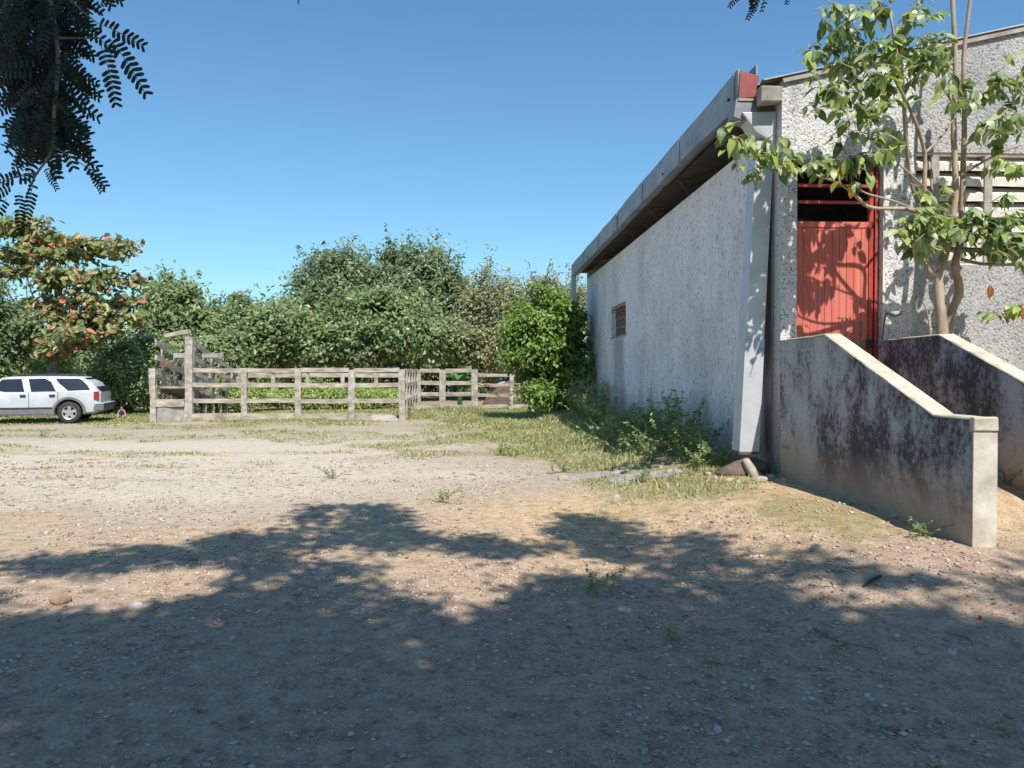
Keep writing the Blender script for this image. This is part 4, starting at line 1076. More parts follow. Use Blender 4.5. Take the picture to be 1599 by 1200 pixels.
# ------------------------------------------------------------------ tree by the door: big drooping leaves, each its own piece
TY = 8.72
dt = thing('door_tree', (at_y(1478, 520, TY).x, TY, .3), 'broad-leaved tree with several thin stems growing beside the red door', 'tree')
def pth(lst): return smooth_path([at_y(px, py, y) for px, py, y in lst], 5)
def stem(lst, r0, r1, name='stem', mt='bark_pale', seg=8):
    p = pth(lst); return MB().tube(p, np.linspace(r0, r1, len(p)), seg, .10).build(name, M[mt], dt, smooth=True)
stem([(1468, 640, TY), (1472, 520, TY), (1466, 465, TY), (1470, 415, TY), (1482, 370, TY)], .068, .05, 'trunk')
stem([(1476, 600, TY + .03), (1484, 500, TY + .03), (1498, 455, TY + .02), (1492, 415, TY), (1500, 375, TY)], .056, .04, 'trunk')
stem([(1482, 375, TY), (1492, 300, TY), (1489, 200, TY - .02), (1492, 100, TY), (1488, 10, TY), (1484, -60, TY)], .038, .022)
stem([(1500, 380, TY), (1503, 300, TY + .05), (1506, 180, TY + .05), (1505, 90, TY + .02), (1514, 10, TY), (1520, -50, TY)], .034, .018)
stem([(1468, 430, TY), (1452, 425, TY - .05), (1446, 410, TY - .08)], .03, .02)
stem([(1482, 380, TY), (1446, 310, TY - .1), (1444, 240, TY - .12), (1425, 180, TY - .34), (1395, 120, TY - .55)], .028, .014)
stem([(1444, 240, TY - .12), (1462, 222, TY - .1), (1480, 200, TY - .05), (1500, 160, TY)], .016, .010)
stem([(1482, 385, TY), (1430, 310, TY - .05), (1415, 220, TY - .25), (1408, 130, TY - .45), (1390, 20, TY - .5)], .024, .012)
stem([(1480, 350, TY), (1422, 328, TY - .15), (1362, 325, TY - .25), (1338, 308, TY - .28), (1312, 287, TY - .3), (1268, 272, TY - .32), (1200, 245, TY - .3)], .026, .010)
stem([(1470, 345, TY), (1400, 316, TY - .2), (1352, 302, TY - .22), (1335, 288, TY - .22)], .014, .008)
stem([(1482, 350, TY), (1450, 300, TY - .1), (1395, 250, TY - .2), (1365, 230, TY - .22)], .012, .007)
stem([(1500, 405, TY), (1530, 412, TY - .1), (1570, 414, TY - .2), (1620, 412, TY - .25)], .022, .012)
stem([(1505, 270, TY), (1560, 240, TY - .15), (1600, 225, TY - .2)], .016, .008)
stem([(1504, 230, TY), (1540, 200, TY - .1), (1575, 170, TY - .1)], .016, .008)
stem([(1468, 640, TY), (1450, 500, TY - .1), (1440, 470, TY - .1)], .012, .006)

def leaf_mesh(name, ln, wd, droop, fold, cup):
    prof = [(0, .02), (.10, .42), (.25, .80), (.42, 1.0), (.60, .93), (.78, .62), (.90, .28), (1.0, .0)]
    V = []; F = []
    for t, w in prof:
        y = ln * t; z = -droop * ln * t * t; e = wd * .5 * w
        zz = z + fold * e
        V += [(-e, y, zz - cup * e * (t)), (0, y, z), (e, y, zz - cup * e * t)]
    for i in range(len(prof) - 1):
        for j in range(2): F.append((i*3 + j, i*3 + j + 1, i*3 + j + 4, i*3 + j + 3))
    return new_mesh(name, V, F, True)
LM = []
for k, (ln, wd, dr_, fo, cu) in enumerate(((.20,.095,.25,.35,.1), (.17,.085,.45,.25,.3), (.22,.11,.15,.45,.0), (.15,.07,.35,.3,.2), (.19,.10,.6,.2,.3))):
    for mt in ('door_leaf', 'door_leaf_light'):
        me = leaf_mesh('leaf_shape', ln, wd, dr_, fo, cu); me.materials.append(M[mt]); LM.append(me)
def one_mat(mt, ln, wd):
    me = leaf_mesh('leaf_shape', ln, wd, .3, .3, .1); me.materials.append(M[mt]); return me
YL, BL = one_mat('door_leaf_yellow', .21, .10), one_mat('door_leaf_brown', .16, .085)
def leaf_matrix(p, d, up, s=1.0):
    y = d.normalized(); x = y.cross(up)
    if x.length < .05: x = y.cross(Vector((1, 0, 0)))
    x.normalize(); z = x.cross(y)
    m = Matrix((x, y, z)).transposed().to_4x4(); m.translation = p
    return m @ Matrix.Scale(s, 4)
# twigs with leaf whorls: (pixel x, pixel y, spread px x, spread px y, depth offset, number of twigs, light share)
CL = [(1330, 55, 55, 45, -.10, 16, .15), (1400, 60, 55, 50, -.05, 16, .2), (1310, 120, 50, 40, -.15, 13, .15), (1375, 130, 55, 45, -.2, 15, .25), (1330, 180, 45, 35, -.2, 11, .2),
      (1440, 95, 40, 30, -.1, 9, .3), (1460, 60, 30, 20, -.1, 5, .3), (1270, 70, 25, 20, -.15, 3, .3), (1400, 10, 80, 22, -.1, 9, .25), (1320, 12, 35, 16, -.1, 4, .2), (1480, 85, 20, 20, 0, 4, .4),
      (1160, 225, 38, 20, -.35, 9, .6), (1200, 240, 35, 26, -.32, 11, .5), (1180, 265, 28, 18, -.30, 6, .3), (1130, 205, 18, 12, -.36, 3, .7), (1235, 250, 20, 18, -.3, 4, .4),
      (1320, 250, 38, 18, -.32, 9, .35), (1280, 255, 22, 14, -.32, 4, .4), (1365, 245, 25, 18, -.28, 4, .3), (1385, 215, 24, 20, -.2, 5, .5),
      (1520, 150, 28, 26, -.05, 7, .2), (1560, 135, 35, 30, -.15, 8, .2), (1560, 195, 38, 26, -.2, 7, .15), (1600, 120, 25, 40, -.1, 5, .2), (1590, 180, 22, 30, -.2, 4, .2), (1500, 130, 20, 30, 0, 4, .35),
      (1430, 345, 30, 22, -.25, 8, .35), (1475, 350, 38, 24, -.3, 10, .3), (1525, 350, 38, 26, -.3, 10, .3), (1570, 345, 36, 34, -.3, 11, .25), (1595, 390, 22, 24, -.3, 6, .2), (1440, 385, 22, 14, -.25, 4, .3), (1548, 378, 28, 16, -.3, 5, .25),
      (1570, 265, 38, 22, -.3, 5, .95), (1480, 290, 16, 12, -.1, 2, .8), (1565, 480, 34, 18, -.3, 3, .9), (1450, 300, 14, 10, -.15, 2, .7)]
LV = []; tw = MB(); rr = random.Random(21)
CL = [(a, b, c, d, e - (.30 if b < 200 and 1250 < a < 1450 else 0), int(f * (1.15 if a < 1250 and b > 190 else 2.4 if a > 1425 and b > 300 else 1.95)), g) for a, b, c, d, e, f, g in CL]
for (px, py, sx, sy, dy, nt_, light) in CL:
    for k in range(nt_):
        c = at_y(px + rr.gauss(0, sx * .5), py + rr.gauss(0, sy * .5), TY + dy + rr.gauss(0, .14))
        c.y = min(c.y, 9.28)
        ax = Vector((rr.gauss(0, 1), rr.gauss(0, .9) - .3, rr.gauss(.25, .4))).normalized()
        L_ = rr.uniform(.10, .24); tw.tube([c - ax * L_, c - ax * L_ * .4 + Vector((0, 0, .01)), c], [.005, .004, .002], 4)
        n = rr.choice((3, 4, 5, 6))
        for i in range(n):
            t = i / n; b_ = c - ax * L_ * t
            an = rr.uniform(0, 6.28); side = Vector((math.cos(an), math.sin(an), 0))
            d = (ax * .55 + side * .9 + Vector((0, -.25, -.75 + rr.gauss(0, .3)))).normalized()
            up = Vector((rr.gauss(0, .35), rr.gauss(-.35, .35), 1))
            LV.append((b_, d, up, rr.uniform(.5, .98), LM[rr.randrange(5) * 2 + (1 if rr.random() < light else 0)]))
tw.build('twigs', M['bark_pale'], dt)['kind'] = 'stuff'
SP = [((1380, 140), YL, 1.15), ((1311, 118), YL, .5), ((1328, 286), YL, .8), ((1190, 235), YL, .8), ((1408, 75), YL, .5), ((1545, 445), BL, 1.0), ((1597, 480), BL, .9), ((1310, 262), YL, .7)]
LV.sort(key=lambda q: -q[3])
special = [(at_y(p[0], p[1], TY - .38), Vector((.05, -.2, -1)), Vector((0, -1, .3)), s, me) for p, me, s in SP]
for i, (p, d, up, s, me) in enumerate(special + LV[:292]):
    o = bpy.data.objects.new('leaf', me); COL.objects.link(o); o.matrix_basis = leaf_matrix(p, d, up, s); o.parent = dt
    o.matrix_parent_inverse = Matrix.Translation(-Vector(dt['rootloc']))
rest = LV[292:]
for mi in (0, 1):                            # the smaller leaves, too many to pick apart
    Vs = []; Fs = []; n0 = 0
    for (p, d, up, s, me) in rest:
        if (LM.index(me) % 2) != mi: continue
        m = leaf_matrix(p, d, up, s)
        co = np.array([tuple(m @ v.co) for v in me.vertices]); fa = np.array([tuple(q.vertices) for q in me.polygons]) + n0
        Vs.append(co); Fs.append(fa); n0 += len(co)
    o = put('foliage', new_mesh('foliage', np.concatenate(Vs), np.concatenate(Fs), True), M['leaf_weed' if mi == 0 else 'leaf_yard'], dt); o['kind'] = 'stuff'

# ------------------------------------------------------------------ the feathery tree over the camera
ft = thing('feathery_tree', (-3.2, -3.6, 0.0), 'feathery-leaved shade tree whose dark sprays hang into the top left corner', 'tree')
fk = Vector((-2.6, -3.2, 3.2))
MB().tube(smooth_path([(-3.2, -3.6, -.3), (-3.1, -3.5, 1.2), (-2.8, -3.3, 2.4), fk], 4), np.linspace(.45, .3, 13), 12, .06).build('trunk', M['bark'], ft, smooth=True)
# where the crown is dense, told by where its shade falls on the yard
YB = np.array([(-900, 980), (-200, 940), (0, 905), (60, 872), (150, 850), (240, 852), (330, 850), (420, 825), (500, 800), (560, 792), (640, 810), (720, 832), (790, 858), (820, 858), (848, 805), (900, 796), (1000, 818), (1100, 832), (1200, 866), (1300, 852), (1400, 852), (1500, 856), (1599, 868), (2400, 890)], float)
HOLES = [(190, 918, 120, 24), (60, 950, 50, 14), (625, 902, 58, 24), (745, 915, 68, 28), (690, 938, 48, 18), (690, 888, 50, 16), (605, 985, 36, 26), (560, 940, 30, 12), (222, 965, 20, 10), (930, 884, 62, 20), (1075, 908, 36, 14), (1175, 884, 60, 14), (1420, 925, 110, 20), (1540, 955, 110, 28), (1270, 905, 55, 14), (822, 890, 42, 36), (455, 905, 16, 9), (560, 905, 22, 12), (880, 860, 40, 12), (1020, 862, 40, 10)]
def shade_wanted(gx, gy):
    x, y = to_px(np.stack([gx, gy, gz(gx, gy)], -1))
    nz = fbm(gx * 1.5 + 3, gy * 1.5 + 8, 3) - .5; n2 = fbm(gx * 2.6 + 13, gy * 2.6 + 5, 2)
    w = (y + nz * 60 > np.interp(x, YB[:, 0], YB[:, 1])) | (gy < 1.2)
    w &= (n2 > .42 - .37 * sstep(50, 190, y - np.interp(x, YB[:, 0], YB[:, 1]))) | (gy < 1.2)
    for cx, cy, rx, ry in HOLES: w &= ~((((x - cx) / rx) ** 2 + ((y - cy) / ry) ** 2 < 1) & (gy > 1.2))
    return w
gxs, gys = np.meshgrid(np.arange(-11, 11, .23), np.arange(-3, 9.2, .23))
gx = gxs.ravel() + rng.uniform(-.11, .11, gxs.size); gy = gys.ravel() + rng.uniform(-.11, .11, gxs.size)
ok = shade_wanted(gx, gy); gx = gx[ok]; gy = gy[ok]
z = 7.0 + 2.2 * fbm(gx * .3 + 3, gy * .3 + 8, 2) + rng.uniform(-.5, .9, len(gx))
cc = np.stack([gx + .20 * z, gy - .75 * z, z], 1)
per = np.where(to_px(np.stack([gx, gy, 0 * gx], 1))[1] > 985, 120, 66); per[gy < 1.2] = 60; idx = np.repeat(np.arange(len(cc)), per); n = len(idx)
P = cc[idx] + rng.normal(size=(n, 3)) * np.array([.13, .13, .14])
V, F = leaf_cards(P, unit(rng.normal(size=(n, 3)) * .6 + np.array([.1, -.4, .9])), rand_dir(n), rng.uniform(.10, .17, n), rng.uniform(.05, .08, n))
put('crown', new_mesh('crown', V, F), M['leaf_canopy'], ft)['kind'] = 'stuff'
lm = MB()
for c in cc[rng.choice(len(cc), 46, replace=False)]:
    c = Vector(c); m_ = fk.lerp(c, .5) + Vector((rng.normal() * .2, rng.normal() * .2, .5)); lm.tube(smooth_path([fk, m_, c], 4), np.linspace(.10, .012, 9), 6)
lm.build('limbs', M['bark'], ft, smooth=True)['kind'] = 'stuff'
# hanging sprays in view: compound leaves of paired leaflets
def pinnate(L_, pairs, lf, lw, curve, seed):
    rr = random.Random(seed); V = []; F = []
    def q(t): return Vector((curve * L_ * t * t * .4, L_ * t, -curve * L_ * t * t * .55))
    for i in range(6):
        t = i / 6; a = q(t); b_ = q((i + 1) / 6); w = .0011
        k = len(V); V += [a + Vector((w,0,0)), a + Vector((0,0,w)), a - Vector((w,0,0)), b_ + Vector((w*.8,0,0)), b_ + Vector((0,0,w*.8)), b_ - Vector((w*.8,0,0))]
        F += [(k, k+1, k+4, k+3), (k+1, k+2, k+5, k+4), (k+2, k, k+3, k+5)]
    for i in range(pairs):
        t = .10 + .88 * i / (pairs - 1); o = q(t); tan = (q(min(1, t + .02)) - q(t - .02)).normalized(); size = (1 - .25 * abs(t - .5) * 2)
        for s in (-1, 1):
            if rr.random() < .03: continue
            out = Vector((s, 0, 0)); d = (out * math.cos(R(12 + 28 * t * t)) + tan * math.sin(R(12 + 28 * t * t)) + Vector((0, 0, rr.uniform(-.35, .05)))).normalized()
            nrm = d.cross(tan).normalized(); sd = d.cross(nrm).normalized(); ln = lf * size * rr.uniform(.9, 1.08); wd = lw * size
            c = [(0, 0), (.10, .40), (.35, .5), (.72, .5), (.93, .36), (1, .0), (.93, -.36), (.72, -.5), (.35, -.5), (.10, -.40)]
            k = len(V); V += [o + d * ln * u + sd * wd * v for u, v in c]; F.append(tuple(range(k, k + 10)))
    return new_mesh('compound_leaf', V, F)
PM = [pinnate(.135, 10, .026, .0105, .25, 1), pinnate(.15, 11, .027, .011, .5, 2), pinnate(.12, 9, .025, .010, .1, 3), pinnate(.155, 11, .026, .0105, .8, 4)]
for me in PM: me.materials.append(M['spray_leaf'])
def spray(px, py, d, ang, tilt=0.0, s=1.0, k=None, roll=0.0):
    """compound leaf whose base is at a pixel, running at ang degrees in the picture (0 = right, 90 = down)"""
    o = bpy.data.objects.new('compound_leaf', PM[k if k is not None else rr.randrange(4)]); COL.objects.link(o)
    a = R(ang); dirc = CAMROT @ Vector((math.cos(a), -math.sin(a), tilt)); up = CAMROT @ Vector((roll, 0, 1))
    o.matrix_basis = leaf_matrix(at_d(px, py, d), dirc, up, s); o.parent = ft; o.matrix_parent_inverse = Matrix.Translation(-Vector(ft['rootloc']))
DS = 2.15
def twig(lst, r0, r1, d=DS, name='branch'):
    p = smooth_path([at_d(x, y, d + dd) for x, y, dd in lst], 5); MB().tube(p, np.linspace(r0, r1, len(p)), 6).build(name, M['bark'], ft, smooth=True)
twig([(40, -160, .1), (70, -40, .05), (90, 80, 0), (85, 170, 0), (80, 235, 0), (55, 275, 0), (40, 310, 0)], .008, .002)
twig([(70, -40, .05), (120, 10, 0), (150, 35, 0)], .005, .002)
twig([(88, 60, 0), (120, 60, 0), (160, 60, 0)], .004, .0015)
twig([(85, 230, 0), (110, 245, 0), (140, 265, 0)], .0025, .0012)
twig([(60, 270, 0), (30, 275, 0), (-10, 290, 0)], .0025, .0012)
# clear single leaves along the edge of the mass
for a in ((150, 36, 20, 1.0, 0), (170, 60, 48, 1.05, 1), (158, 72, 72, .95, 1), (125, 178, 72, .7, 2), (150, 10, -30, .6, 2), (118, 240, 45, .8, 0), (140, 262, 62, .6, 2), (60, 272, 168, .95, 0), (52, 285, 105, .8, 2), (70, 262, 60, .55, 2), (45, 205, 105, .7, 1), (10, 140, 140, .6, 0), (185, 5, -75, .5, 2), (20, 290, 150, .8, 1), (10, 310, 120, .8, 0), (30, 180, 100, .7, 2), (55, 190, 95, .7, 0), (30, 300, 95, .75, 1)):
    spray(a[0], a[1], DS + rr.uniform(-.05, .05), a[2], rr.uniform(-.15, .15), a[3], a[4], rr.uniform(-.3, .3))
# the dense part
for i in range(330):
    t = rr.random(); py = -60 + 290 * t; cxm = 78 - 10 * t; hw = 82 * (1 - t * .55)
    px = cxm + rr.uniform(-1, 1) * hw - (rr.random() < .35) * 40 * (1 - t)
    ang = 90 + (px - cxm) / hw * -55 + rr.gauss(0, 30)
    spray(px + math.cos(R(ang)) * -25, py - 25, DS + rr.uniform(-.05, .45), ang, rr.uniform(-.6, .6), rr.uniform(.7, 1.05), None, rr.uniform(-.8, .8))
# two more tips that just reach into the frame
for (px, py, ang, s) in ((1180, -30, 95, .72), (1165, -25, 120, .5), (1195, -40, 70, .6), (1235, -30, 88, .42), (1172, -20, 80, .6), (1185, -10, 105, .5), (463, -18, 65, .25)):
    spray(px, py, DS + .3, ang, rr.uniform(-.1, .1), s, None, rr.uniform(-.3, .3))
twig([(1240, -160, 0.3), (1200, -60, .3), (1175, -20, .3)], .004, .0015)
# ------------------------------------------------------------------ small growth, stones and litter on the yard
def weed(seed, h, nstem, leafs, lsz, spread):
    r2 = np.random.default_rng(seed); mb = MB(); P = []; D = []
    for s in range(nstem):
        a = r2.uniform(0, 6.28); lean = r2.uniform(.1, .55) * spread; hh = h * r2.uniform(.55, 1.0); b0 = Vector((r2.normal() * .07, r2.normal() * .07, 0))
        tip = b0 + Vector((math.cos(a) * lean, math.sin(a) * lean, hh)); m_ = b0.lerp(tip, .5) + Vector((-math.cos(a) * .03, -math.sin(a) * .03, hh * .08))
        pts = smooth_path([b0, m_, tip], 4); mb.tube(pts, np.linspace(.006, .002, len(pts)), 4)
        for k in range(leafs):
            t = r2.uniform(.15, 1.0); i = min(int(t * (len(pts) - 1)), len(pts) - 2); q = pts[i].lerp(pts[i+1], t * (len(pts)-1) - i)
            dd = r2.normal(size=3) * np.array([1, 1, .5]) + np.array([0, 0, .15]); dd /= np.linalg.norm(dd)
            P.append(np.array(q) + dd * lsz * .8 + r2.normal(size=3) * .012); D.append(dd)
    P = np.array(P); D = np.array(D); n = len(P)
    nn = unit(r2.normal(size=(n, 3)) * .5 + np.array([0, -.2, 1])); V, F = leaf_cards(P, nn, D, lsz * 1.5 * r2.uniform(.6, 1.3, n), lsz * .75 * r2.uniform(.7, 1.3, n), True)
    sm = mb.mesh('stems'); lm_ = new_mesh('leaves', V, F); lm_.materials.append(M['leaf_weed']); sm.materials.append(M['leaf_yard']); return sm, lm_
WM = [weed(1, .85, 7, 34, .05, 1.0), weed(2, .62, 9, 30, .045, 1.1), weed(3, .42, 8, 26, .04, 1.2), weed(4, 1.0, 6, 40, .05, .8)]
def plant_weed(x, y, k, s, label, group, name='weed_plant', cat='weed'):
    o = bpy.data.objects.new(name, None); COL.objects.link(o); o.location = (x, y, gzf(x, y) - .01); o.rotation_euler = (0, 0, random.uniform(0, 6.28)); o.scale = (s, s, s)
    tag(o, label, cat, group)
    for nm, me in zip(('stems', 'leaves'), WM[k]):
        c = bpy.data.objects.new(nm, me); COL.objects.link(c); c.parent = o; c['kind'] = 'stuff'
r3 = random.Random(9)
WL = 'leafy weed in the green strip along the shaded side wall'
for (y, x, k, s) in [(10.5, 3.35, 2, .9), (10.9, 3.1, 1, .8), (11.3, 3.4, 1, 1.0), (11.7, 3.0, 1, .95), (12.0, 3.4, 0, .95), (12.4, 3.05, 0, .9), (12.7, 3.35, 3, .95), (13.1, 2.95, 0, .95), (13.4, 3.3, 3, .95), (13.8, 3.0, 0, .9),
                     (14.3, 3.3, 1, 1.2), (14.8, 2.9, 2, 1.2), (15.3, 3.3, 1, 1.1), (16.0, 3.0, 2, 1.4), (16.8, 3.2, 1, 1.1), (17.6, 2.9, 1, 1.2), (18.4, 3.2, 0, 1.0), (19.2, 2.8, 0, 1.1), (20.0, 3.1, 3, 1.1), (20.8, 2.8, 0, 1.25), (21.6, 3.0, 3, 1.1), (22.4, 2.8, 3, 1.15), (23.2, 3.1, 0, 1.2),
                     (12.1, 2.6, 2, 1.0), (13.0, 2.5, 2, 1.1), (14.0, 2.5, 2, 1.2), (15.2, 2.4, 2, 1.1), (11.3, 2.6, 2, .9), (10.4, 3.0, 2, .7)]:
    plant_weed(x + r3.uniform(-.1, .1), y + r3.uniform(-.15, .15), k, s, WL, 'weeds along the side wall')
def gpx(px, py):                            # ground point under a pixel
    v = ray(px, py); t = -1.6 / v.z
    for _ in range(12): p = EYE + v * t; t = (gzf(p.x, p.y) - 1.6) / v.z
    return EYE + v * t
for (px, py, k, s, lab) in ((782, 712, 2, .8, 'green weed clump in thin grass left of the shaded strip'), (880, 738, 2, .62, 'bright little weed in the grass before the broken concrete'), (520, 748, 2, .5, 'lone low weed on the pale dust left of the middle'),
                            (690, 785, 2, .5, 'dry low weed at the top edge of the tree shade'), (925, 926, 2, .45, 'dark weed tuft in the tree shade near the middle'), (1050, 1000, 2, .28, 'small dry tuft in the deep shade right of the middle'),
                            (1005, 752, 2, .5, 'weed at the right edge of the broken concrete patch'), (1255, 745, 2, .55, 'small weed at the foot of the left parapet near the corner'), (65, 684, 2, .6, 'low weed on the dust in front of the parked car'),
                            (410, 640, 1, .9, 'green weed before the second fence bay'), (330, 655, 2, 1.1, 'leafy weed at the foot of the loading chute post'), (636, 652, 1, .9, 'bright weed around the foot of the corner post'), (1582, 800, 2, .45, 'sprig of green between the two parapets'),
                            (1440, 838, 2, .4, 'flat green weed at the foot of the left parapet near its front end'), (265, 652, 2, 1.0, 'weed tuft before the end wall of the loading chute')):
    q = gpx(px, py); plant_weed(q.x, q.y, k, s, lab, None, 'weed_tuft')

# grass: short blades where the cover says so
def grass(n, ymin, ymax, name, label, hmin, hmax, power):
    y = ymin + (ymax - ymin) * rng.random(n) ** power; x = (rng.random(n) * 1.5 - .78) * (y + 3)
    ok = x < 3.7; x = x[ok]; y = y[ok]
    g, o, p = cover(x, y); n1 = fbm(x * 1.6 + 9, y * 1.6 + 1, 3)
    keep = (rng.random(len(x)) < np.clip((g - .36) * 1.7, 0, 1) * (.10 + .9 * sstep(.40, .66, n1 + g * .14))); x = x[keep]; y = y[keep]; gg = g[keep]
    m = len(x); h = rng.uniform(hmin, hmax, m) * (.5 + gg) * (1 + .8 * np.exp(-(((x + .6) / 1.5) ** 2 + ((y - 28.4) / 1.6) ** 2)) + .9 * sstep(1.4, 2.6, x) * sstep(11, 14, y)); a = rng.uniform(0, 6.28, m); w = .006 + .0007 * y
    z_ = gz(x, y); b_ = np.stack([x, y, z_ - .005], 1); s = np.stack([np.cos(a), np.sin(a), 0 * a], 1) * w[:, None]
    ln = np.stack([rng.normal(size=m) * .5, rng.normal(size=m) * .5, np.ones(m)], 1) * h[:, None]
    V = np.stack([b_ - s, b_ + s, b_ + ln], 1).reshape(-1, 3); F = np.arange(m * 3).reshape(m, 3)
    tag(put(name, new_mesh(name, V, F), M['grass_blade']), label, 'grass', kind='stuff')
grass(480000, 8.0, 32.0, 'grass', 'thin dry grass over the yard towards the corral and the wall', .018, .07, .8)

# gravel and bigger stones
ico = bmesh.new(); bmesh.ops.create_icosphere(ico, subdivisions=1, radius=1.0)
IV = np.array([v.co[:] for v in ico.verts]); IF = np.array([[v.index for v in f.verts] for f in ico.faces]); ico.free()
OV = np.array([(1,0,0),(-.9,.25,.1),(.1,1,0),(0,-1,.1),(.1,.1,1),(-.1,0,-.8),(.6,.6,.5)]); OF = np.array([(0,3,4),(3,1,4),(1,2,4),(0,4,6),(4,2,6),(2,0,6),(3,0,5),(1,3,5),(2,1,5),(0,2,5)])
def gravel(n, name, smin, smax, ymin, ymax, pw, mt, IV=OV, IF=OF):
    y = ymin * (ymax / ymin) ** (rng.random(n) ** pw); x = (rng.random(n) * 1.56 - .80) * (y + .3)
    g, o, p = cover(x, y); nz = fbm(x * 1.1 + 3, y * 1.1 + 6, 3)
    ok = (x < 3.68) & (rng.random(n) < (.25 + .9 * sstep(.40, .62, nz)) * (1 - .75 * g)); x = x[ok]; y = y[ok]; m = len(x)
    s = (smin + (smax - smin) * rng.random(m) ** 5.0) * (.50 + .075 * y)
    V = IV[None] * (1 + rng.normal(size=(m, len(IV), 1)) * .16) * np.stack([s * rng.uniform(.8, 1.5, m), s * rng.uniform(.7, 1.2, m), s * rng.uniform(.35, .75, m)], 1)[:, None, :]
    a = rng.uniform(0, 6.28, m); c, sn = np.cos(a)[:, None], np.sin(a)[:, None]
    V = np.stack([V[..., 0] * c - V[..., 1] * sn, V[..., 0] * sn + V[..., 1] * c, V[..., 2]], -1) + np.stack([x, y, gz(x, y) + s * .12], 1)[:, None, :]
    F = (IF[None] + (np.arange(m) * len(IV))[:, None, None]).reshape(-1, 3)
    return put(name, new_mesh(name, V.reshape(-1, 3), F), mt)
m, t, b = nt('gravel_mix', .92, .15); g_ = N(t, 'ShaderNodeNewGeometry')
col(t, b, ramp(t, g_.outputs['Random Per Island'], [(0, (.25,.175,.14)), (.25, (.37,.265,.21)), (.5, (.45,.33,.26)), (.8, (.50,.385,.31)), (.97, (.56,.46,.385)), (1, (.62,.54,.47))])); M['gravel_mix'] = m
tag(gravel(85000, 'gravel', .0040, .026, 1.6, 14.0, .62, M['gravel_mix']), 'loose gravel strewn over the front of the yard', 'gravel', kind='stuff')
# fallen leaves and chips
n = 1100; y = 1.8 * (14 / 1.8) ** rng.random(n); x = (rng.random(n) * 1.5 - .75) * y; ok = x < 3.6; x = x[ok]; y = y[ok]; n = len(x)
V, F = leaf_cards(np.stack([x, y, gz(x, y) + .010], 1), unit(rng.normal(size=(n, 3)) * .25 + np.array([0, 0, 1])), unit(rng.normal(size=(n, 3)) * np.array([1, 1, .1])), rng.uniform(.02, .055, n), rng.uniform(.01, .025, n), True)
tag(put('fallen_leaves', new_mesh('fallen_leaves', V, F), M['dead_leaf']), 'dry fallen leaves scattered over the yard', 'leaves', kind='stuff')

def stone(px, py, sx, sy, sz, mt, label, seed, cat='stone', name='stone'):
    q = gpx(px, py); me = rock_mesh(name, sx, sy, sz, seed); o = put(name, me, M[mt]); o.location = (q.x, q.y, q.z + sz * .25); o.rotation_euler = (0, 0, random.uniform(-.5, .5)); tag(o, label, cat); return o
stone(490, 806, .13, .08, .045, 'stone_pale', 'flat pale stone on the top edge of the tree shade', 1)
stone(95, 942, .085, .06, .05, 'stone_brown', 'brown stone in the sunny spot at the left', 2)
stone(689, 684, .12, .09, .09, 'stone_pale', 'pale stone on the grass before the corral corner', 3)
stone(962, 786, .06, .035, .09, 'stone_pale', 'upright reddish-pale stone before the broken concrete', 4)
stone(1275, 858, .055, .045, .045, 'stone_pale', 'rounded pale stone in the dappled shade before the left parapet', 5)
stone(1550, 852, .06, .05, .04, 'stone_pale', 'stone touching the front foot of the left parapet', 6)
stone(1400, 808, .05, .04, .035, 'stone_pale', 'small ochre stone on the sunny gravel below the left parapet', 7)
stone(1440, 1020, .035, .03, .03, 'stone_pale', 'small round stone in the deep shade at the right', 8)
stone(1545, 1128, .03, .025, .02, 'stone_pale', 'tiny pale stone near the bottom right corner', 9)
stone(880, 750, .10, .07, .06, 'stone_pale', 'pale stone beside the little bright weed', 10)
stone(1187, 752, .12, .08, .06, 'stone_pale', 'pale stone right of the cut under the downspout', 11)
stone(780, 940, .045, .035, .025, 'stone_pale', 'small pale stone in the shade below the lit patch', 12)
stone(545, 1018, .05, .04, .025, 'stone_pale', 'low stone half sunk in the shade left of the middle', 13)
for k, (px, py) in enumerate(((1098, 735), (1106, 742), (1118, 748), (1128, 740), (1140, 752), (1085, 728), (1152, 756), (1205, 746), (1225, 752), (1240, 750))):
    stone(px, py, r3.uniform(.035, .075), r3.uniform(.03, .06), r3.uniform(.025, .045), 'stone_pale', 'pale rubble stone in the row below the downspout', 30 + k)['group'] = 'rubble below the downspout'
# dark earth mound under the downspout with a smooth runnel
q = gpx(1172, 752)
o = put('earth_mound', rock_mesh('earth_mound', .40, .22, .20, 51, 3), M['earth_dark']); o.location = (3.40, 9.62, .30); tag(o, 'dark earth mound under the mouth of the downspout', 'mound')
mb = MB(); V = []; F = []
for i in range(8):
    t = i / 7; cx_ = 3.36 + .10 * t * t; y_ = 9.52 - .36 * t; z_ = .46 - .16 * t - .10 * t * t + .02; w = .045 + .035 * t * t
    V += [(cx_ - w, y_, z_), (cx_, y_ - .012, z_ + .012), (cx_ + w, y_, z_)]
for i in range(7):
    for j in range(2): F.append((i*3 + j, i*3 + j + 1, i*3 + j + 4, i*3 + j + 3))
V2 = [(a, b_ + .05, c - .06) for a, b_, c in V]; k = len(V)
mb.add(V + V2, F + [tuple(i + k for i in reversed(f)) for f in F] + [(i*3, i*3 + 3, k + i*3 + 3, k + i*3) for i in range(7)] + [(i*3 + 5, i*3 + 2, k + i*3 + 2, k + i*3 + 5) for i in range(7)] + [(0, k, k + 1, 1), (1, k + 1, k + 2, 2), (21, 22, k + 22, k + 21), (22, 23, k + 23, k + 22)])
tag(mb.build('splash_spout', M['stone_pale'], smooth=True), 'curved clay splash piece below the mouth of the downspout', 'spout')
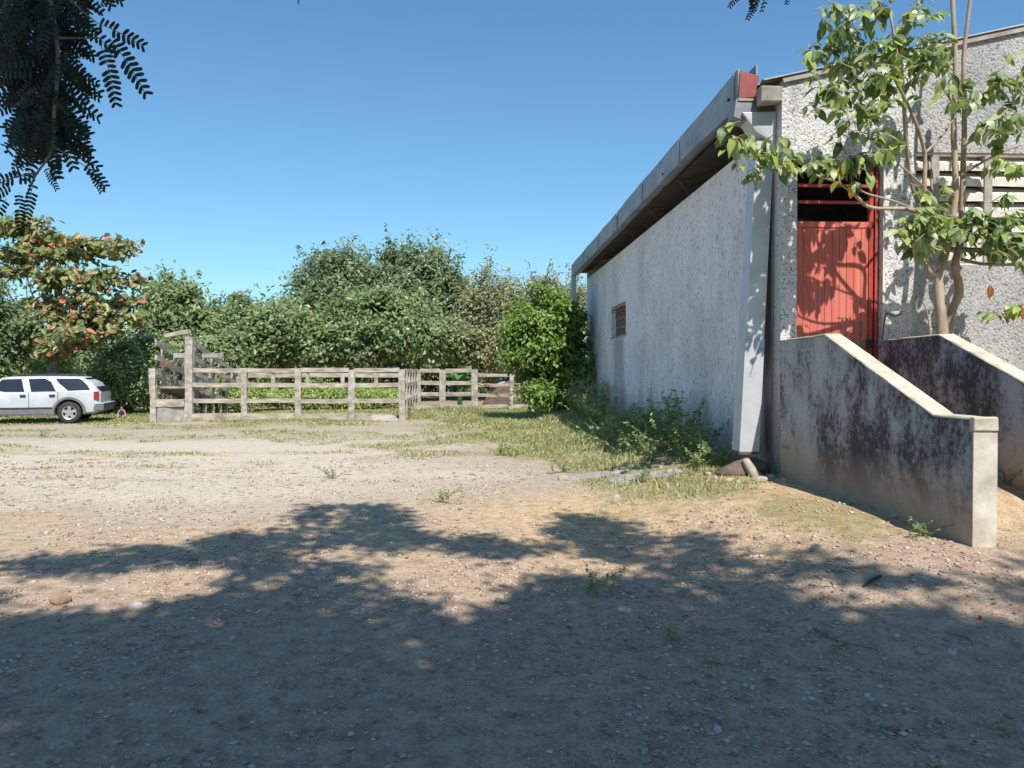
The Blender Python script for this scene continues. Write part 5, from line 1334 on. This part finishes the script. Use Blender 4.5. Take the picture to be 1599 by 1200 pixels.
# broken concrete patch in the grass
for k, (px, py, a, b_) in enumerate(((935, 742, .55, .30), (985, 748, .45, .26), (900, 748, .30, .2), (1030, 742, .35, .2))):
    q = gpx(px, py); n = 9; rr2 = random.Random(k + 70); ring = [(q.x + math.cos(6.283 * i / n) * a * rr2.uniform(.7, 1.1), q.y + math.sin(6.283 * i / n) * b_ * rr2.uniform(.7, 1.1)) for i in range(n)]
    V = [(x, y, gzf(x, y) + .028) for x, y in ring] + [(x, y, gzf(x, y) - .08) for x, y in ring]
    o = MB().add(V, [tuple(range(n)), tuple(reversed(range(n, 2 * n)))] + [((i + 1) % n, i, i + n, (i + 1) % n + n) for i in range(n)]).build('concrete_fragment', M['concrete'], bevel=.01)
    tag(o, ('large flat grey concrete fragment in the grass', 'flat concrete fragment right of the largest one', 'small concrete fragment left of the largest one', 'concrete fragment nearest to the shaded wall strip')[k], 'fragment')
# scraps
def scrap(px, py, w, h, mt, label, cat, name):
    q = gpx(px, py); n = 7; rr2 = random.Random(px); ring = [(math.cos(6.283 * i / n) * w * rr2.uniform(.6, 1.1), math.sin(6.283 * i / n) * h * rr2.uniform(.6, 1.1)) for i in range(n)]
    V = [(q.x + a, q.y + b_, q.z + .012 + rr2.uniform(0, .02)) for a, b_ in ring] + [(q.x + a, q.y + b_, q.z - .004) for a, b_ in ring]
    tag(MB().add(V, [tuple(range(n)), tuple(reversed(range(n, 2 * n)))] + [((i + 1) % n, i, i + n, (i + 1) % n + n) for i in range(n)]).build(name, M[mt]), label, cat)
scrap(256, 1053, .011, .008, 'scrap_blue', 'tiny turquoise scrap in the shade at the lower left', 'scrap', 'plastic_scrap')
scrap(1530, 968, .014, .01, 'petal_red', 'red petal in the sunny spot at the right edge', 'petal', 'red_petal')
scrap(1120, 1144, .02, .012, 'scrap_white', 'crumpled whitish scrap near the bottom, right of the middle', 'scrap', 'paper_scrap')
scrap(1487, 1022, .022, .014, 'scrap_white', 'grey paper scrap in the shade at the right', 'scrap', 'paper_scrap')
scrap(823, 678, .05, .04, 'scrap_white', 'white scrap on the grass before the bright bush', 'scrap', 'paper_scrap')
scrap(212, 948, .05, .025, 'scrap_white', 'long whitish scrap in the shade left of the middle', 'scrap', 'paper_scrap')
scrap(1175, 1078, .016, .008, 'scrap_white', 'thin whitish scrap in the deep shade right of the middle', 'scrap', 'paper_scrap')
q0, q1 = gpx(1348, 918), gpx(1376, 902)
tag(MB().tube([q0 + Vector((0, 0, .012)), (q0 + q1) / 2 + Vector((0, 0, .02)), q1 + Vector((0, 0, .012))], [.008, .011, .007], 7).build('stick', M['stick_dark']), 'short dark stick in the dappled shade at the right', 'stick')
for k, (a, b_, c, lab) in enumerate((((1270, 985), (1310, 1005), (1370, 1018), 'thin curved dry twig in the shade at the right'), ((1100, 1035), (1125, 1040), (1135, 1042), 'short dark twig in the deep shade right of the middle'), ((1475, 990), (1510, 1000), (1520, 1012), 'bent dry twig near the red petal'))):
    p = smooth_path([gpx(*u) + Vector((0, 0, .012)) for u in (a, b_, c)], 4); tag(MB().tube(p, np.linspace(.006, .002, len(p)), 5).build('twig', M['bark']), lab, 'twig')
for o in bpy.data.objects:
    if 'rootloc' in o.keys(): del o['rootloc']
